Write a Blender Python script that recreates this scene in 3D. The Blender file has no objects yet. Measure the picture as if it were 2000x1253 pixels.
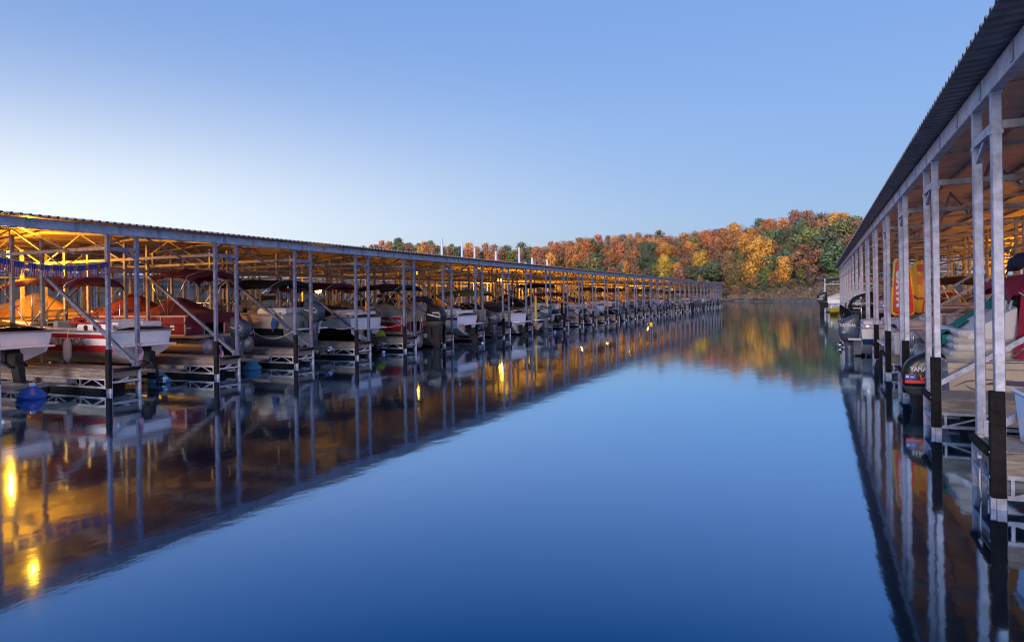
import bpy, math, random
from math import sin, cos, pi, radians, sqrt, atan2, atan, tan
from mathutils import Vector, Matrix, noise as mn

random.seed(7)
scene = bpy.context.scene
COL = scene.collection
HC = 2.4                                   # eye height above the water, metres
YAW, F, ROLL, CY = 24.23, 1333.05, 0.789, 580.16
R = radians

# ------------------------------------------------------------------ survey helpers
def at(px, zd):
    """ground point lying in the direction of photo column px at depth zd (in eye heights)"""
    u = (px - 1000) / F * zd
    a = R(YAW)
    return ((u * cos(a) - zd * sin(a)) * HC, (u * sin(a) + zd * cos(a)) * HC)

def zat(px, py, zd):
    hor = CY - (px - 1000) * tan(R(ROLL))
    return HC * (1 + (hor - py) / F * zd)

def depth(x, y):
    a = R(YAW)
    return (y * cos(a) - x * sin(a)) / HC

def column(x, y):
    a = R(YAW)
    X = x * cos(a) + y * sin(a)
    return 1000 + F * X / (depth(x, y) * HC)

def lerp_table(tab, v):
    if v <= tab[0][0]: return tab[0][1]
    for (a, p), (b, q) in zip(tab, tab[1:]):
        if v <= b: return p + (q - p) * (v - a) / (b - a)
    return tab[-1][1]

# ------------------------------------------------------------------ materials
MATS = {}
def mat(name, col, rough=.5, metal=0., var=.12, scale=6., bump=0., bscale=60., spec=.5, emit=None, coat=0., stretch=None, col2=None):
    if name in MATS: return MATS[name]
    m = bpy.data.materials.new(name); m.use_nodes = True
    nt = m.node_tree; b = nt.nodes['Principled BSDF']
    b.inputs['Roughness'].default_value = rough; b.inputs['Metallic'].default_value = metal
    b.inputs['Specular IOR Level'].default_value = spec
    b.inputs['Coat Weight'].default_value = coat
    tc = nt.nodes.new('ShaderNodeTexCoord'); src = tc.outputs['Object']
    if stretch:
        mp = nt.nodes.new('ShaderNodeMapping'); mp.inputs['Scale'].default_value = stretch
        nt.links.new(src, mp.inputs[0]); src = mp.outputs[0]
    n = nt.nodes.new('ShaderNodeTexNoise'); n.inputs['Scale'].default_value = scale; n.inputs['Detail'].default_value = 5
    n.inputs['Roughness'].default_value = .6
    nt.links.new(src, n.inputs['Vector'])
    r = nt.nodes.new('ShaderNodeValToRGB')
    lo = [max(0, c * (1 - var)) for c in col]; hi = [min(1, c * (1 + var)) for c in col]
    if col2: lo, hi = col, col2
    r.color_ramp.elements[0].position = .32; r.color_ramp.elements[1].position = .68
    r.color_ramp.elements[0].color = (*lo, 1); r.color_ramp.elements[1].color = (*hi, 1)
    nt.links.new(n.outputs['Fac'], r.inputs[0]); nt.links.new(r.outputs[0], b.inputs['Base Color'])
    if bump:
        n2 = nt.nodes.new('ShaderNodeTexNoise'); n2.inputs['Scale'].default_value = bscale; n2.inputs['Detail'].default_value = 4
        nt.links.new(src, n2.inputs['Vector'])
        bp = nt.nodes.new('ShaderNodeBump'); bp.inputs['Strength'].default_value = bump; bp.inputs['Distance'].default_value = .02
        nt.links.new(n2.outputs['Fac'], bp.inputs['Height']); nt.links.new(bp.outputs[0], b.inputs['Normal'])
    if emit:
        b.inputs['Emission Color'].default_value = (*emit[0], 1); b.inputs['Emission Strength'].default_value = emit[1]
    MATS[name] = m
    return m

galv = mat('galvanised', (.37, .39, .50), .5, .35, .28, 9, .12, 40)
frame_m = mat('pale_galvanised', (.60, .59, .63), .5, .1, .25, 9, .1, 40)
galvl = mat('galvanised_darkened', (.17, .195, .30), .5, .3, .38, 5, .12, 40)  # darker bluish copy of galv, toned down to offset the sun on left posts
galvd = mat('galvanised_dull', (.33, .31, .30), .55, .25, .3, 7, .1, 40)
roofm = mat('roof_sheet', (.34, .33, .34), .5, .25, .2, 3, .05, 20)
roofin = mat('roof_lining', (.31, .235, .19), .6, .1, .2, 2.5, .05, 20)
gutter = mat('eave_steel', (.50, .58, .74), .45, .1, .22, 5, .05, 30)
wood = mat('weathered_wood', (.30, .25, .215), .85, 0, .4, 3, .5, 30, stretch=(1, 9, 9))
aggr = mat('pebble_deck', (.28, .23, .21), .9, 0, .5, 60, .8, 90, col2=(.62, .52, .47))
rubber = mat('black_rubber', (.018, .016, .018), .9, 0, .4, 8, .3, 60, spec=.15)
floatm = mat('black_float', (.02, .021, .024), .8, 0, .3, 3, .1, 30, spec=.2)
steel = mat('stainless', (.62, .62, .66), .22, .9, .08, 8)
chrome = mat('aluminium_tube', (.42, .40, .40), .38, .6, .2, 4, .04, 30, stretch=(1, 6, 6))
black = mat('gloss_black', (.012, .012, .014), .38, 0, .2, 5, coat=.12, spec=.25)
dark = mat('satin_black', (.022, .022, .024), .75, 0, .3, 8, spec=.2)
pan = mat('motor_pan', (.055, .06, .07), .55, 0, .15, 8, spec=.3)
glass = mat('smoked_glass', (.03, .035, .045), .08, 0, .2, 3, spec=.8)
_nt = glass.node_tree; _mx = _nt.nodes.new('ShaderNodeMixShader'); _tr = _nt.nodes.new('ShaderNodeBsdfTransparent'); _tr.inputs[0].default_value = (.75, .78, .8, 1); _mx.inputs[0].default_value = .42
_nt.links.new(_tr.outputs[0], _mx.inputs[1]); _nt.links.new(_nt.nodes['Principled BSDF'].outputs[0], _mx.inputs[2]); _nt.links.new(_mx.outputs[0], _nt.nodes['Material Output'].inputs[0])
vinyl = mat('cream_vinyl', (.55, .50, .44), .55, 0, .1, 6, .1, 30)
whitevin = mat('white_vinyl', (.70, .66, .66), .5, 0, .08, 5, .1, 20)
lettw = mat('white_lettering', (.75, .74, .76), .5, 0, .03)
lettd = mat('grey_lettering', (.17, .15, .16), .5, 0, .03)
lettm = mat('maroon_lettering', (.12, .02, .05), .5, 0, .03)
red = mat('red_paint', (.5, .02, .025), .35, 0, .15, 4)
GEL = {  # gelcoats
 'white': (.84, .82, .84), 'cream': (.62, .54, .45), 'red': (.42, .018, .03), 'maroon': (.20, .015, .035), 'black': (.015, .015, .02),
 'navy': (.02, .035, .12), 'silver': (.38, .39, .43), 'teal': (.03, .20, .24), 'tan': (.42, .34, .25), 'blue': (.04, .13, .42),
 'green': (.02, .13, .08), 'yellow': (.60, .44, .04), 'grey': (.16, .17, .20), 'purple': (.13, .08, .18), 'orange': (.62, .16, .03)}
def gel(c): return mat('gelcoat_' + c, GEL[c], .25, 0, .05, 3, 0, coat=.35)
CAN = {'black': (.016, .015, .018), 'maroon': (.115, .012, .026), 'navy': (.018, .024, .085), 'green': (.008, .24, .18), 'tan': (.42, .32, .21),
       'grey': (.15, .15, .17), 'burgundy': (.29, .018, .060), 'olive': (.17, .15, .05), 'blue': (.025, .11, .36), 'white': (.62, .60, .60), 'gold': (.62, .36, .10)}
def canvas(c): return mat('canvas_' + c, CAN[c], .85, 0, .25, 5, .7, 9)

# ------------------------------------------------------------------ mesh builder
class MB:
    def __init__(s): s.v = []; s.f = []; s.m = []; s.sm = []
    def add(s, verts, faces, mi=0, smooth=False):
        o = len(s.v); s.v += [tuple(v) for v in verts]
        for f in faces: s.f.append([i + o for i in f]); s.m.append(mi); s.sm.append(smooth)
    def box(s, a, b, mi=0, ch=0.):
        x0, y0, z0 = [min(p, q) for p, q in zip(a, b)]; x1, y1, z1 = [max(p, q) for p, q in zip(a, b)]
        if ch <= 0:
            v = [(x, y, z) for z in (z0, z1) for x, y in ((x0, y0), (x1, y0), (x1, y1), (x0, y1))]
            s.add(v, [(3, 2, 1, 0), (4, 5, 6, 7), (0, 1, 5, 4), (1, 2, 6, 5), (2, 3, 7, 6), (3, 0, 4, 7)], mi); return
        c = min(ch, (x1 - x0) * .45, (y1 - y0) * .45, (z1 - z0) * .45)
        def ring(z, k): return [(x0 + k, y0 + c + k * 0, z), (x0 + c + k * 0, y0 + k, z), (x1 - c, y0 + k, z), (x1 - k, y0 + c, z), (x1 - k, y1 - c, z), (x1 - c, y1 - k, z), (x0 + c, y1 - k, z), (x0 + k, y1 - c, z)]
        def inner(z): return [(x0 + c * .6, y0 + c * 1.4, z), (x0 + c * 1.4, y0 + c * .6, z), (x1 - c * 1.4, y0 + c * .6, z), (x1 - c * .6, y0 + c * 1.4, z), (x1 - c * .6, y1 - c * 1.4, z), (x1 - c * 1.4, y1 - c * .6, z), (x0 + c * 1.4, y1 - c * .6, z), (x0 + c * .6, y1 - c * 1.4, z)]
        s.loft([inner(z0), ring(z0 + c, 0), ring(z1 - c, 0), inner(z1)], mi, closed=True, caps=True)
    def loft(s, rings, mi=0, closed=True, caps=False, smooth=False):
        n = len(rings[0]); v = [p for r in rings for p in r]; f = []
        for i in range(len(rings) - 1):
            for j in range(n if closed else n - 1):
                k = (j + 1) % n
                f.append((i * n + j, i * n + k, (i + 1) * n + k, (i + 1) * n + j))
        if caps: f += [tuple(reversed(range(n))), tuple(range((len(rings) - 1) * n, len(rings) * n))]
        s.add(v, f, mi, smooth)
    def tube(s, pts, r, n=6, mi=0, sq=False, smooth=True):
        pts = [Vector(p) for p in pts]; rings = []
        up = Vector((0, 0, 1))
        for i, p in enumerate(pts):
            d = (pts[min(i + 1, len(pts) - 1)] - pts[max(i - 1, 0)]).normalized()
            a = d.cross(up)
            if a.length < 1e-3: a = d.cross(Vector((0, 1, 0)))
            a.normalize(); b = a.cross(d)
            if sq: rings.append([p + a * r * x + b * r * y for x, y in ((1, 1), (-1, 1), (-1, -1), (1, -1))])
            else:
                rr = r[i] if isinstance(r, (list, tuple)) else r
                rings.append([p + (a * cos(2 * pi * k / n) + b * sin(2 * pi * k / n)) * rr for k in range(n)])
        s.loft(rings, mi, True, True, smooth and not sq)
    def bar(s, p, q, w, mi=0): s.tube([p, q], w / 2, 4, mi, True)
    def lathe(s, prof, org=(0, 0, 0), n=14, mi=0, axis='z', smooth=True):
        rings = []
        for r, h in prof:
            rg = []
            for k in range(n):
                a = 2 * pi * k / n
                if axis == 'z': q = (r * cos(a), r * sin(a), h)
                elif axis == 'x': q = (h, r * cos(a), r * sin(a))
                else: q = (r * cos(a), h, r * sin(a))
                rg.append((q[0] + org[0], q[1] + org[1], q[2] + org[2]))
            rings.append(rg)
        s.loft(rings, mi, True, True, smooth)
    def xf(s, M):
        s.v = [tuple(M @ Vector(v)) for v in s.v]; return s
    def mesh(s, name, mats):
        me = bpy.data.meshes.new(name); me.from_pydata(s.v, [], s.f)
        for m in (mats if isinstance(mats, (list, tuple)) else [mats]): me.materials.append(m)
        me.polygons.foreach_set('material_index', s.m); me.polygons.foreach_set('use_smooth', s.sm)
        me.update(); return me
    def build(s, name, mats, parent=None, loc=(0, 0, 0)): return put(name, s.mesh(name, mats), parent, loc)

def put(name, me, parent=None, loc=(0, 0, 0), rz=0):
    o = bpy.data.objects.new(name, me); COL.objects.link(o); o.location = loc; o.rotation_euler = (0, 0, rz)
    if parent: o.parent = parent
    return o
def tag(o, label, cat, group=None, kind=None):
    o['label'] = label; o['category'] = cat
    if group: o['group'] = group
    if kind: o['kind'] = kind
    return o
def empty(name, loc, rz=0):
    o = bpy.data.objects.new(name, None); COL.objects.link(o); o.location = loc; o.rotation_euler = (0, 0, rz); o.empty_display_size = .3
    return o
def structure(o): o['kind'] = 'structure'; return o

_tc = {}
def text_geo(s, size, shear=0., bold=0.):
    k = (s, size, shear, bold)
    if k in _tc: return _tc[k]
    cu = bpy.data.curves.new('lettering', 'FONT'); cu.body = s; cu.size = size; cu.shear = shear; cu.offset = bold; cu.resolution_u = 3
    o = bpy.data.objects.new('lettering', cu); COL.objects.link(o); bpy.context.view_layer.update()
    me = bpy.data.meshes.new_from_object(o.evaluated_get(bpy.context.evaluated_depsgraph_get()))
    r = ([tuple(v.co) for v in me.vertices], [list(p.vertices) for p in me.polygons])
    bpy.data.objects.remove(o); bpy.data.curves.remove(cu); bpy.data.meshes.remove(me)
    _tc[k] = r; return r
def lettering(s, size, fn, m, parent, shear=0., bold=0., sx=1.):
    v, f = text_geo(s, size, shear, bold)
    b = MB(); b.add([fn(x * sx, y) for x, y, z in v], f)
    return b.build('lettering', m, parent)

ORD = ['zeroth', 'first', 'second', 'third', 'fourth', 'fifth', 'sixth', 'seventh', 'eighth', 'ninth', 'tenth', 'eleventh', 'twelfth', 'thirteenth', 'fourteenth',
       'fifteenth', 'sixteenth', 'seventeenth', 'eighteenth', 'nineteenth', 'twentieth'] + ['twenty-' + x for x in 'first second third fourth fifth sixth seventh eighth ninth'.split()] + \
      ['thirtieth'] + ['thirty-' + x for x in 'first second third fourth fifth sixth seventh eighth ninth'.split()]

# ------------------------------------------------------------------ boats (local: transom x=0, bow +x, keel z=0)
def hull_at(x, L, B, H):
    t = min(1, max(0, x / L))
    b = B / 2 * (.93 + .07 * min(1, t / .3)) * (1 - max(0, (t - .4) / .6) ** 2.4) + .015
    c = max(.01, .84 * B / 2 * (1 - max(0, (t - .3) / .66) ** 2))
    zs = H * (1 + .10 * t + .06 * t * t); zc = .40 * H + .46 * H * max(0, (t - .35) / .65) ** 2
    zk = .75 * H * max(0, (t - .55) / .45) ** 2.2
    return b, min(c, b), zk, zc, zs
def side_y(x, z, L, B, H):
    b, c, zk, zc, zs = hull_at(x, L, B, H)
    q = min(1, max(0, (z - zc) / max(.01, zs - zc)))
    return c + (b - c) * q ** .8

def canopy(parent, x0, x1, w, z, gz, c, droop=.12, lump=0., drop=None):
    """a bimini top: arched canvas on two or three hoops"""
    rows = []; n = 9; nx = 11
    for i in range(nx):
        u = i / (nx - 1); x = x0 + (x1 - x0) * u; r = []
        for j in range(n):
            q = -1 + 2 * j / (n - 1)
            zz = z - droop * abs(q) ** 2.4 * 1.6 - .10 * (2 * u - 1) ** 4 - .05 * (1 - cos(2 * pi * 2 * u)) * .5
            if abs(q) == 1: zz -= .10
            zz += lump * mn.noise(Vector((x * 3.1, q * 2.3, z)))
            r.append((x + lump * .3 * mn.noise(Vector((q * 4, x * 2, 3))), q * w / 2 * (1 - .02 * (abs(q) == 1)), zz))
        rows.append(r)
    b = MB(); b.loft(rows, 0, closed=False, smooth=True)
    b.loft([[(p[0], p[1], p[2] - .02) for p in r] for r in rows], 0, closed=False, smooth=True)
    for r, dx in ((rows[0], -.03), (rows[-1], .03)):
        b.loft([r, [(p[0] + dx, p[1], p[2] - .13 - lump * .5 * random.random()) for p in r]], 0, closed=False)
    cn = b.build('bimini_canopy', canvas(c), parent)
    fr = MB(); xm = (x0 + x1) / 2
    for xx, piv in ((x0 + .1, xm - .05), (xm, xm), (x1 - .1, xm + .05)):
        u = (xx - x0) / (x1 - x0); top = z - .06
        pts = [(piv, -w / 2, gz)] + [(xx, -w / 2 + .02, top - droop * 1.6 - .03)] + [(xx, q * w / 2, top - droop * 1.6 * abs(q) ** 2.4) for q in (-.6, 0, .6)] + [(xx, w / 2 - .02, top - droop * 1.6 - .03), (piv, w / 2, gz)]
        fr.tube(pts, .016, 6)
    fr.build('bimini_frame', steel, cn)
    return cn

def folded_canopy(parent, x, w, z, gz, c, r=.16):
    """a bimini folded into its boot: a lumpy roll on leaning hoops"""
    b = MB(); pts = [(x + .05 * sin(3 * q), q * w / 2, z - .18 * q * q) for q in [-1 + i / 6 for i in range(13)]]
    b.tube(pts, [r * (.55 if abs(i - 6) == 6 else 1 + .25 * sin(i * 2.1)) for i in range(13)], 9)
    cn = b.build('bimini_canopy', canvas(c), parent)
    for s in (-1, 1):
        fr = MB()
        for dx in (-.7, -.5): fr.tube([(x + dx, s * w / 2, gz), (x, s * w / 2 * .96, z - .15)], .016)
        fr.tube([(x + .9, s * w / 2, gz), (x, s * w / 2 * .96, z - .15)], .012)
        fr.build('bimini_frame', steel, cn)

def outboard(parent, loc, sc=1., cowl='black', tilt=0., script=None, text=None, tcol=None, stripe=None, side=-1, sticker=False, tall=1.):
    cm = {'black': black, 'grey': mat('motor_grey', (.055, .075, .115), .38, 0, .12, 4, coat=.12, spec=.3), 'white': gel('white'), 'silver': gel('silver')}[cowl]
    M = Matrix.Translation(loc) @ Matrix.Rotation(R(tilt), 4, 'Y') @ Matrix.Diagonal((sc, sc, sc * tall, 1))
    def se(x0, x1, hw, z, p=3.2, n=32, lean=0):
        n = 32
        r = []
        for k in range(n):
            a = 2 * pi * k / n; cx, cy = cos(a), sin(a)
            ex = abs(cx) ** (2 / p) * (1 if cx >= 0 else -1); ey = abs(cy) ** (2 / p) * (1 if cy >= 0 else -1)
            r.append(((x0 + x1) / 2 + (x1 - x0) / 2 * ex, hw * ey, z + lean * ex))
        return r
    b = MB()
    b.loft([se(-.54, -.12, .12, .0, 2.6), se(-.62, -.08, .17, .06, 3), se(-.665, -.06, .20, .15, 3.6), se(-.68, -.05, .205, .18, 4)], 1, True, True, True)
    b.loft([se(-.675, -.055, .20, .184, 4), se(-.70, -.045, .213, .21, 4.2), se(-.705, -.04, .215, .38, 4.6, 20, .015), se(-.685, -.045, .208, .52, 4.4, 20, .05), se(-.64, -.055, .19, .62, 4, 20, .075), se(-.58, -.08, .165, .68, 3.6, 20, .075), se(-.50, -.15, .11, .71, 3, 20, .06)], 0, True, True, True)
    b.xf(M); o = b.build('outboard_motor', [cm, pan], parent)
    b = MB()
    b.loft([se(-.56, -.16, .12, .02, 2.4), se(-.50, -.20, .085, -.18, 2.4), se(-.50, -.24, .075, -.55, 2.4), se(-.52, -.22, .06, -.72, 2.2)], 0, True, True, True)
    b.box((-.74, -.13, -.735), (-.16, .13, -.715))
    b.lathe([(.01, -.86), (.05, -.78), (.065, -.6), (.065, -.35), (.04, -.2), (.008, -.14)], (0, 0, -.92), 10, 0, 'x')
    b.loft([[(-.5, -.025, -.72), (-.26, -.025, -.72), (-.26, .025, -.72), (-.5, .025, -.72)], [(-.55, -.02, -.9), (-.25, -.02, -.9), (-.25, .02, -.9), (-.55, .02, -.9)]], 0, True, True)
    b.loft([[(-.6, -.012, -.97), (-.3, -.012, -.97), (-.3, .012, -.97), (-.6, .012, -.97)], [(-.62, -.006, -1.14), (-.5, -.006, -1.14), (-.5, .006, -1.14), (-.62, .006, -1.14)]], 0, True, True)
    b.box((-.24, -.14, -.34), (-.02, .14, .06)); b.box((-.06, -.2, -.3), (.02, .2, .02))
    b.xf(M).build('motor_leg', cm if cowl == 'grey' else dark, o)
    b = MB(); b.lathe([(.055, -.86), (.06, -.98), (.02, -1.03)], (0, 0, -.92), 8, 0, 'x')
    for k in range(3):
        a = 2 * pi * k / 3 + .4
        def q(r, s, x): return (x, r * cos(a + s), -.92 + r * sin(a + s))
        b.add([q(.05, -.4, -.9), q(.05, .4, -.98), q(.19, .45, -.99), q(.2, 0, -.93), q(.17, -.4, -.89)], [(0, 1, 2, 3, 4)])
    b.xf(M).build('propeller', steel, o)
    s = side
    if not text and not stripe:
        dm = mat('decal_silver', (.42, .43, .46), .4, .2, .1)
        for q in (-1, 1):
            b = MB(); b.loft([[(-.62, q * .2175, .30), (-.30, q * .2185, .36), (-.14, q * .2175, .40)], [(-.62, q * .2175, .335), (-.30, q * .2185, .42), (-.14, q * .2175, .44)]], 0, closed=False)
            b.box((-.60, q * .21, .445), (-.34, q * .2165, .485)); b.xf(M).build('decal', dm, o)
    if stripe:
        b = MB(); b.box((-.66, s * .2, .235), (-.30, s * .2185, .285)); b.box((-.712, -.13, .235), (-.70, .13, .285)); b.xf(M).build('trim_stripe', mat('stripe_' + stripe, GEL[stripe] if stripe != 'red' else (.75, .02, .02), .35, 0, .03), o)
    if text:
        for (txt, size, x0, z0, mm, shear, sx) in text:
            # reads left to right when seen from its own side
            if s < 0: fn = lambda u, v: tuple(M @ Vector((x0 + u, -.2185, z0 + v)))
            else: fn = lambda u, v: tuple(M @ Vector((x0 - u, .2185, z0 + v)))
            lettering(txt, size, fn, mm, o, shear, .002, sx)
    if sticker:
        b = MB(); b.box((-.66, s * .20, .30), (-.46, s * .2185, .38)); b.xf(M).build('sticker', mat('sticker_blue', (.03, .06, .45), .4, 0, .05), o)
        b = MB(); b.box((-.64, s * .217, .322), (-.59, s * .2205, .36)); b.box((-.56, s * .217, .33), (-.49, s * .2205, .345)); b.xf(M).build('sticker_print', lettw, o)
    return o

def sterndrive(parent, bucket=None, H=.8, drop=0.):
    b = MB()
    b.box((-.14, -.22, .12), (0, .22, .55), 0, .04); b.box((-.42, -.14, .02), (-.12, .14, .40), 0, .05)
    b.loft([[(-.5, -.09, .1), (-.2, -.09, .1), (-.2, .09, .1), (-.5, .09, .1)], [(-.62, -.06, -.42), (-.3, -.06, -.42), (-.3, .06, -.42), (-.62, .06, -.42)]], 0, True, True)
    b.box((-.78, -.14, -.36), (-.25, .14, -.34)); b.lathe([(.01, -.25), (.07, -.4), (.07, -.65), (.05, -.8)], (0, 0, -.5), 10, 0, 'x')
    for s in (-1, 1): b.tube([(-.05, s * .26, .2), (-.4, s * .2, .05)], .03)
    d = b.build('stern_drive', dark, parent)
    p = MB(); p.lathe([(.05, -.78), (.06, -.9), (.02, -.95)], (0, 0, -.5), 8, 0, 'x')
    for k in range(3):
        a = 2 * pi * k / 3
        def q(r, s_, x): return (x, r * cos(a + s_), -.5 + r * sin(a + s_))
        p.add([q(.05, -.4, -.82), q(.05, .4, -.9), q(.17, .4, -.9), q(.18, 0, -.86), q(.15, -.4, -.82)], [(0, 1, 2, 3, 4)])
    p.build('propeller', steel, d)
    return d

def runabout(loc, rz, name='runabout', L=6.2, B=2.35, H=.95, low='white', boot='white', side='white', stripe='red', top='white', cover=None, cov_range=(.0, 1.), cov_h=.5,
             bimini=None, bim=(1.6, 4.2, 2.5), fold=None, shield=True, motor=None, rail=False, vis=1, pads='cream', pad_col=None, detail=True, tower=False):
    o = empty(name, loc, rz)
    xs = [0, .3, .7, 1.2] + [L * t for t in (.28, .36, .44, .52, .6, .68, .75, .81, .86, .91, .95, .98, 1.)]
    rows = []; FR = [0, .22, .34, .66, .86, 1.]
    for x in xs:
        b, c, zk, zc, zs = hull_at(x, L, B, H)
        half = [(0, zk), (c * .5, zk + (zc - zk) * .46), (c, zc)] + [(c + (b - c) * q ** .8, zc + (zs - zc) * q) for q in FR[1:]]
        rake = lambda z: x + (.0 if x > 0 else .10 * (1 - z / H)) + (.35 * max(0, x / L - .8) / .2 * (z / H - .8))
        rows.append([(rake(z), -y, z) for y, z in reversed(half)] + [(rake(z), y, z) for y, z in half[1:]])
    hb = MB(); n = len(rows[0]); band = [4, 3, 2, 1, 1, 0, 0]; band = band + band[::-1]
    for i in range(len(rows) - 1):
        for j in range(n - 1):
            hb.add([rows[i][j], rows[i + 1][j], rows[i + 1][j + 1], rows[i][j + 1]], [(0, 1, 2, 3)], band[j], False)
    hb.add(rows[0], [tuple(range(n))], 2)
    hull = hb.build('hull', [gel(low), gel(boot), gel(side), gel(stripe), gel(top)], o)
    # rub rail
    rr = MB()
    for s in (-1, 1):
        rr.tube([(r[-1][0], s * (r[-1][1] + .012), r[-1][2]) for r in rows], .028, 6)
    rr.tube([(-.01, -rows[0][-1][1], H), (-.01, rows[0][-1][1], H)], .028, 6)
    rr.build('rub_rail', mat('rail_trim', (.30, .29, .31), .4, .3, .1), hull)
    # deck and cockpit
    db = MB(); cock0, cock1 = .24 * L, .60 * L
    def dk(x, w, dz): b, c, zk, zc, zs = hull_at(x, L, B, H); return (x + (.35 * max(0, x / L - .8) / .2 * (zs / H - .8)), w * b, zs + dz)
    for a, bb in zip(xs, xs[1:]):
        if cock0 <= (a + bb) / 2 <= cock1:
            for s in (-1, 1):
                db.add([dk(a, s, 0), dk(bb, s, 0), dk(bb, s * .8, .07), dk(a, s * .8, .07)], [(0, 1, 2, 3)])
                db.add([dk(a, s * .8, .07), dk(bb, s * .8, .07), dk(bb, s * .76, -.42 * H), dk(a, s * .76, -.42 * H)], [(0, 1, 2, 3)], 1)
            db.add([dk(a, -.77, -.42 * H), dk(a, .77, -.42 * H), dk(bb, .77, -.42 * H), dk(bb, -.77, -.42 * H)], [(0, 1, 2, 3)], 1)
        else:
            q = [-1, -.8, -.4, 0, .4, .8, 1]
            cr = [0, .07, .12, .14, .12, .07, 0]
            for j in range(6):
                db.add([dk(a, q[j], cr[j]), dk(bb, q[j], cr[j]), dk(bb, q[j + 1], cr[j + 1]), dk(a, q[j + 1], cr[j + 1])], [(0, 1, 2, 3)], 0, True)
    for x in (max(v for v in xs if v <= cock0 + .01) , min(v for v in xs if v >= cock1)):
        db.add([dk(x, -.8, .07), dk(x, .8, .07), dk(x, .76, -.42 * H), dk(x, -.76, -.42 * H)], [(0, 1, 2, 3)], 1)
    db.build('deck', [gel('white' if top != 'cream' else 'cream'), vinyl], o)
    if detail:
        b = MB(); b.box((-.42, -B * .40, H * .55), (0.02, B * .40, H * .60), 0, .02); b.build('swim_platform', gel('white'), o)
    if pads and not (cover and cov_range[0] < .1):
        b = MB(); z = H + .10
        b.box((.08, -B * .36, z), (.75, -.02, z + .16), 0, .05); b.box((.08, .02, z), (.75, B * .36, z + .16), 0, .05); b.box((.78, -B * .36, z - .02), (1.35, B * .36, z + .24), 0, .07)
        b.build('sun_pad', gel(pad_col) if pad_col else whitevin, o)
    if not cover or cov_range[1] < .5 or cov_range[0] > .3:
        for s in (-1, 1):
            b = MB(); x = .47 * L
            b.box((x - .3, s * .55 - .26, H * .6), (x + .25, s * .55 + .26, H * .85), 0, .06); b.box((x - .42, s * .55 - .26, H * .8), (x - .26, s * .55 + .26, H * 1.32), 0, .06); b.build('seat', vinyl, o)
    if shield:
        x0 = .585 * L; b0 = hull_at(x0, L, B, H)[0]; z0 = H * 1.1 + .06; b = MB(); f = MB()
        P = [(x0 - .9, -b0 * .9, z0 - .02), (x0 + .05, -b0 * .80, z0), (x0 + .45, -b0 * .35, z0 + .06), (x0 + .45, b0 * .35, z0 + .06), (x0 + .05, b0 * .8, z0), (x0 - .9, b0 * .9, z0 - .02)]
        T = [(x0 - 1.0, -b0 * .87, z0 + .12), (x0 - .35, -b0 * .74, z0 + .40), (x0 - .05, -b0 * .32, z0 + .46), (x0 - .05, b0 * .32, z0 + .46), (x0 - .35, b0 * .74, z0 + .40), (x0 - 1.0, b0 * .87, z0 + .12)]
        b.loft([P, T], 0, closed=False); f.tube(T, .018); f.tube(P, .014)
        for p, t in zip(P, T): f.tube([p, t], .014)
        w = f.build('windshield', steel, o); b.build('glass', glass, w)
    if cover:
        rows = []; nx = 22
        for i in range(nx):
            u = cov_range[0] + (cov_range[1] - cov_range[0]) * i / (nx - 1); x = u * L * .985; bb, c, zk, zc, zs = hull_at(x, L, B, H)
            hgt = cov_h * (math.exp(-((u - .52) / .22) ** 2) + .45 * math.exp(-((u - .2) / .14) ** 2)) + .10
            r = []
            for j in range(15):
                q = -1 + 2 * j / 14; e = 1 - abs(q) ** 1.5
                zz = zs + .03 + hgt * e; y = q * (bb + .035)
                if abs(q) == 1: zz = zs - .14
                if 0 < j < 14: zz += .035 * mn.noise(Vector((x * 2.2, q * 3, 7.7 + loc[1])))
                r.append((x + (.35 * max(0, x / L - .8) / .2 * .3), y, zz))
            rows.append(r)
        b = MB(); b.loft(rows, 0, closed=False, smooth=True)
        for r in (rows[0], rows[-1]): b.loft([r, [(p[0], p[1], min(p[2], hull_at(0, L, B, H)[4] - .02)) for p in r]], 0, closed=False)
        b.build('boat_cover', canvas(cover), o)
    if bimini: canopy(o, bim[0], bim[1], B * .86, bim[2], H * 1.05, bimini)
    if fold: folded_canopy(o, bim[0], B * .84, bim[2], H * 1.05, fold)
    if rail:
        b = MB()
        for s in (-1, 1):
            pts = [dk(L * t, s * .9, .34 if 0 < i < 5 else .05) for i, t in enumerate((.62, .66, .75, .85, .93, .99))]
            b.tube(pts, .014)
            for t in (.75, .85, .93): b.tube([dk(L * t, s * .9, .04), dk(L * t, s * .9, .34)], .011)
        b.build('bow_rail', steel, o)
    if tower:
        b = MB(); xt = .50 * L; b0 = hull_at(xt, L, B, H)[0] * .92; zt = H + 1.45
        for dx in (0, .55): b.tube([(xt + dx * 1.3 + .25, -b0, H * 1.06), (xt - .15 + dx * .5, -b0 * .9, zt - .25), (xt - .3 + dx * .5, -b0 * .65, zt), (xt - .3 + dx * .5, b0 * .65, zt), (xt - .15 + dx * .5, b0 * .9, zt - .25), (xt + dx * 1.3 + .25, b0, H * 1.06)], .032, 7)
        for q in (-.6, .6): b.tube([(xt - .3, q * b0, zt), (xt - .02, q * b0, zt)], .026)
        b.build('tower', gel('white') if stripe != 'black' else gel('silver'), o)
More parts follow.
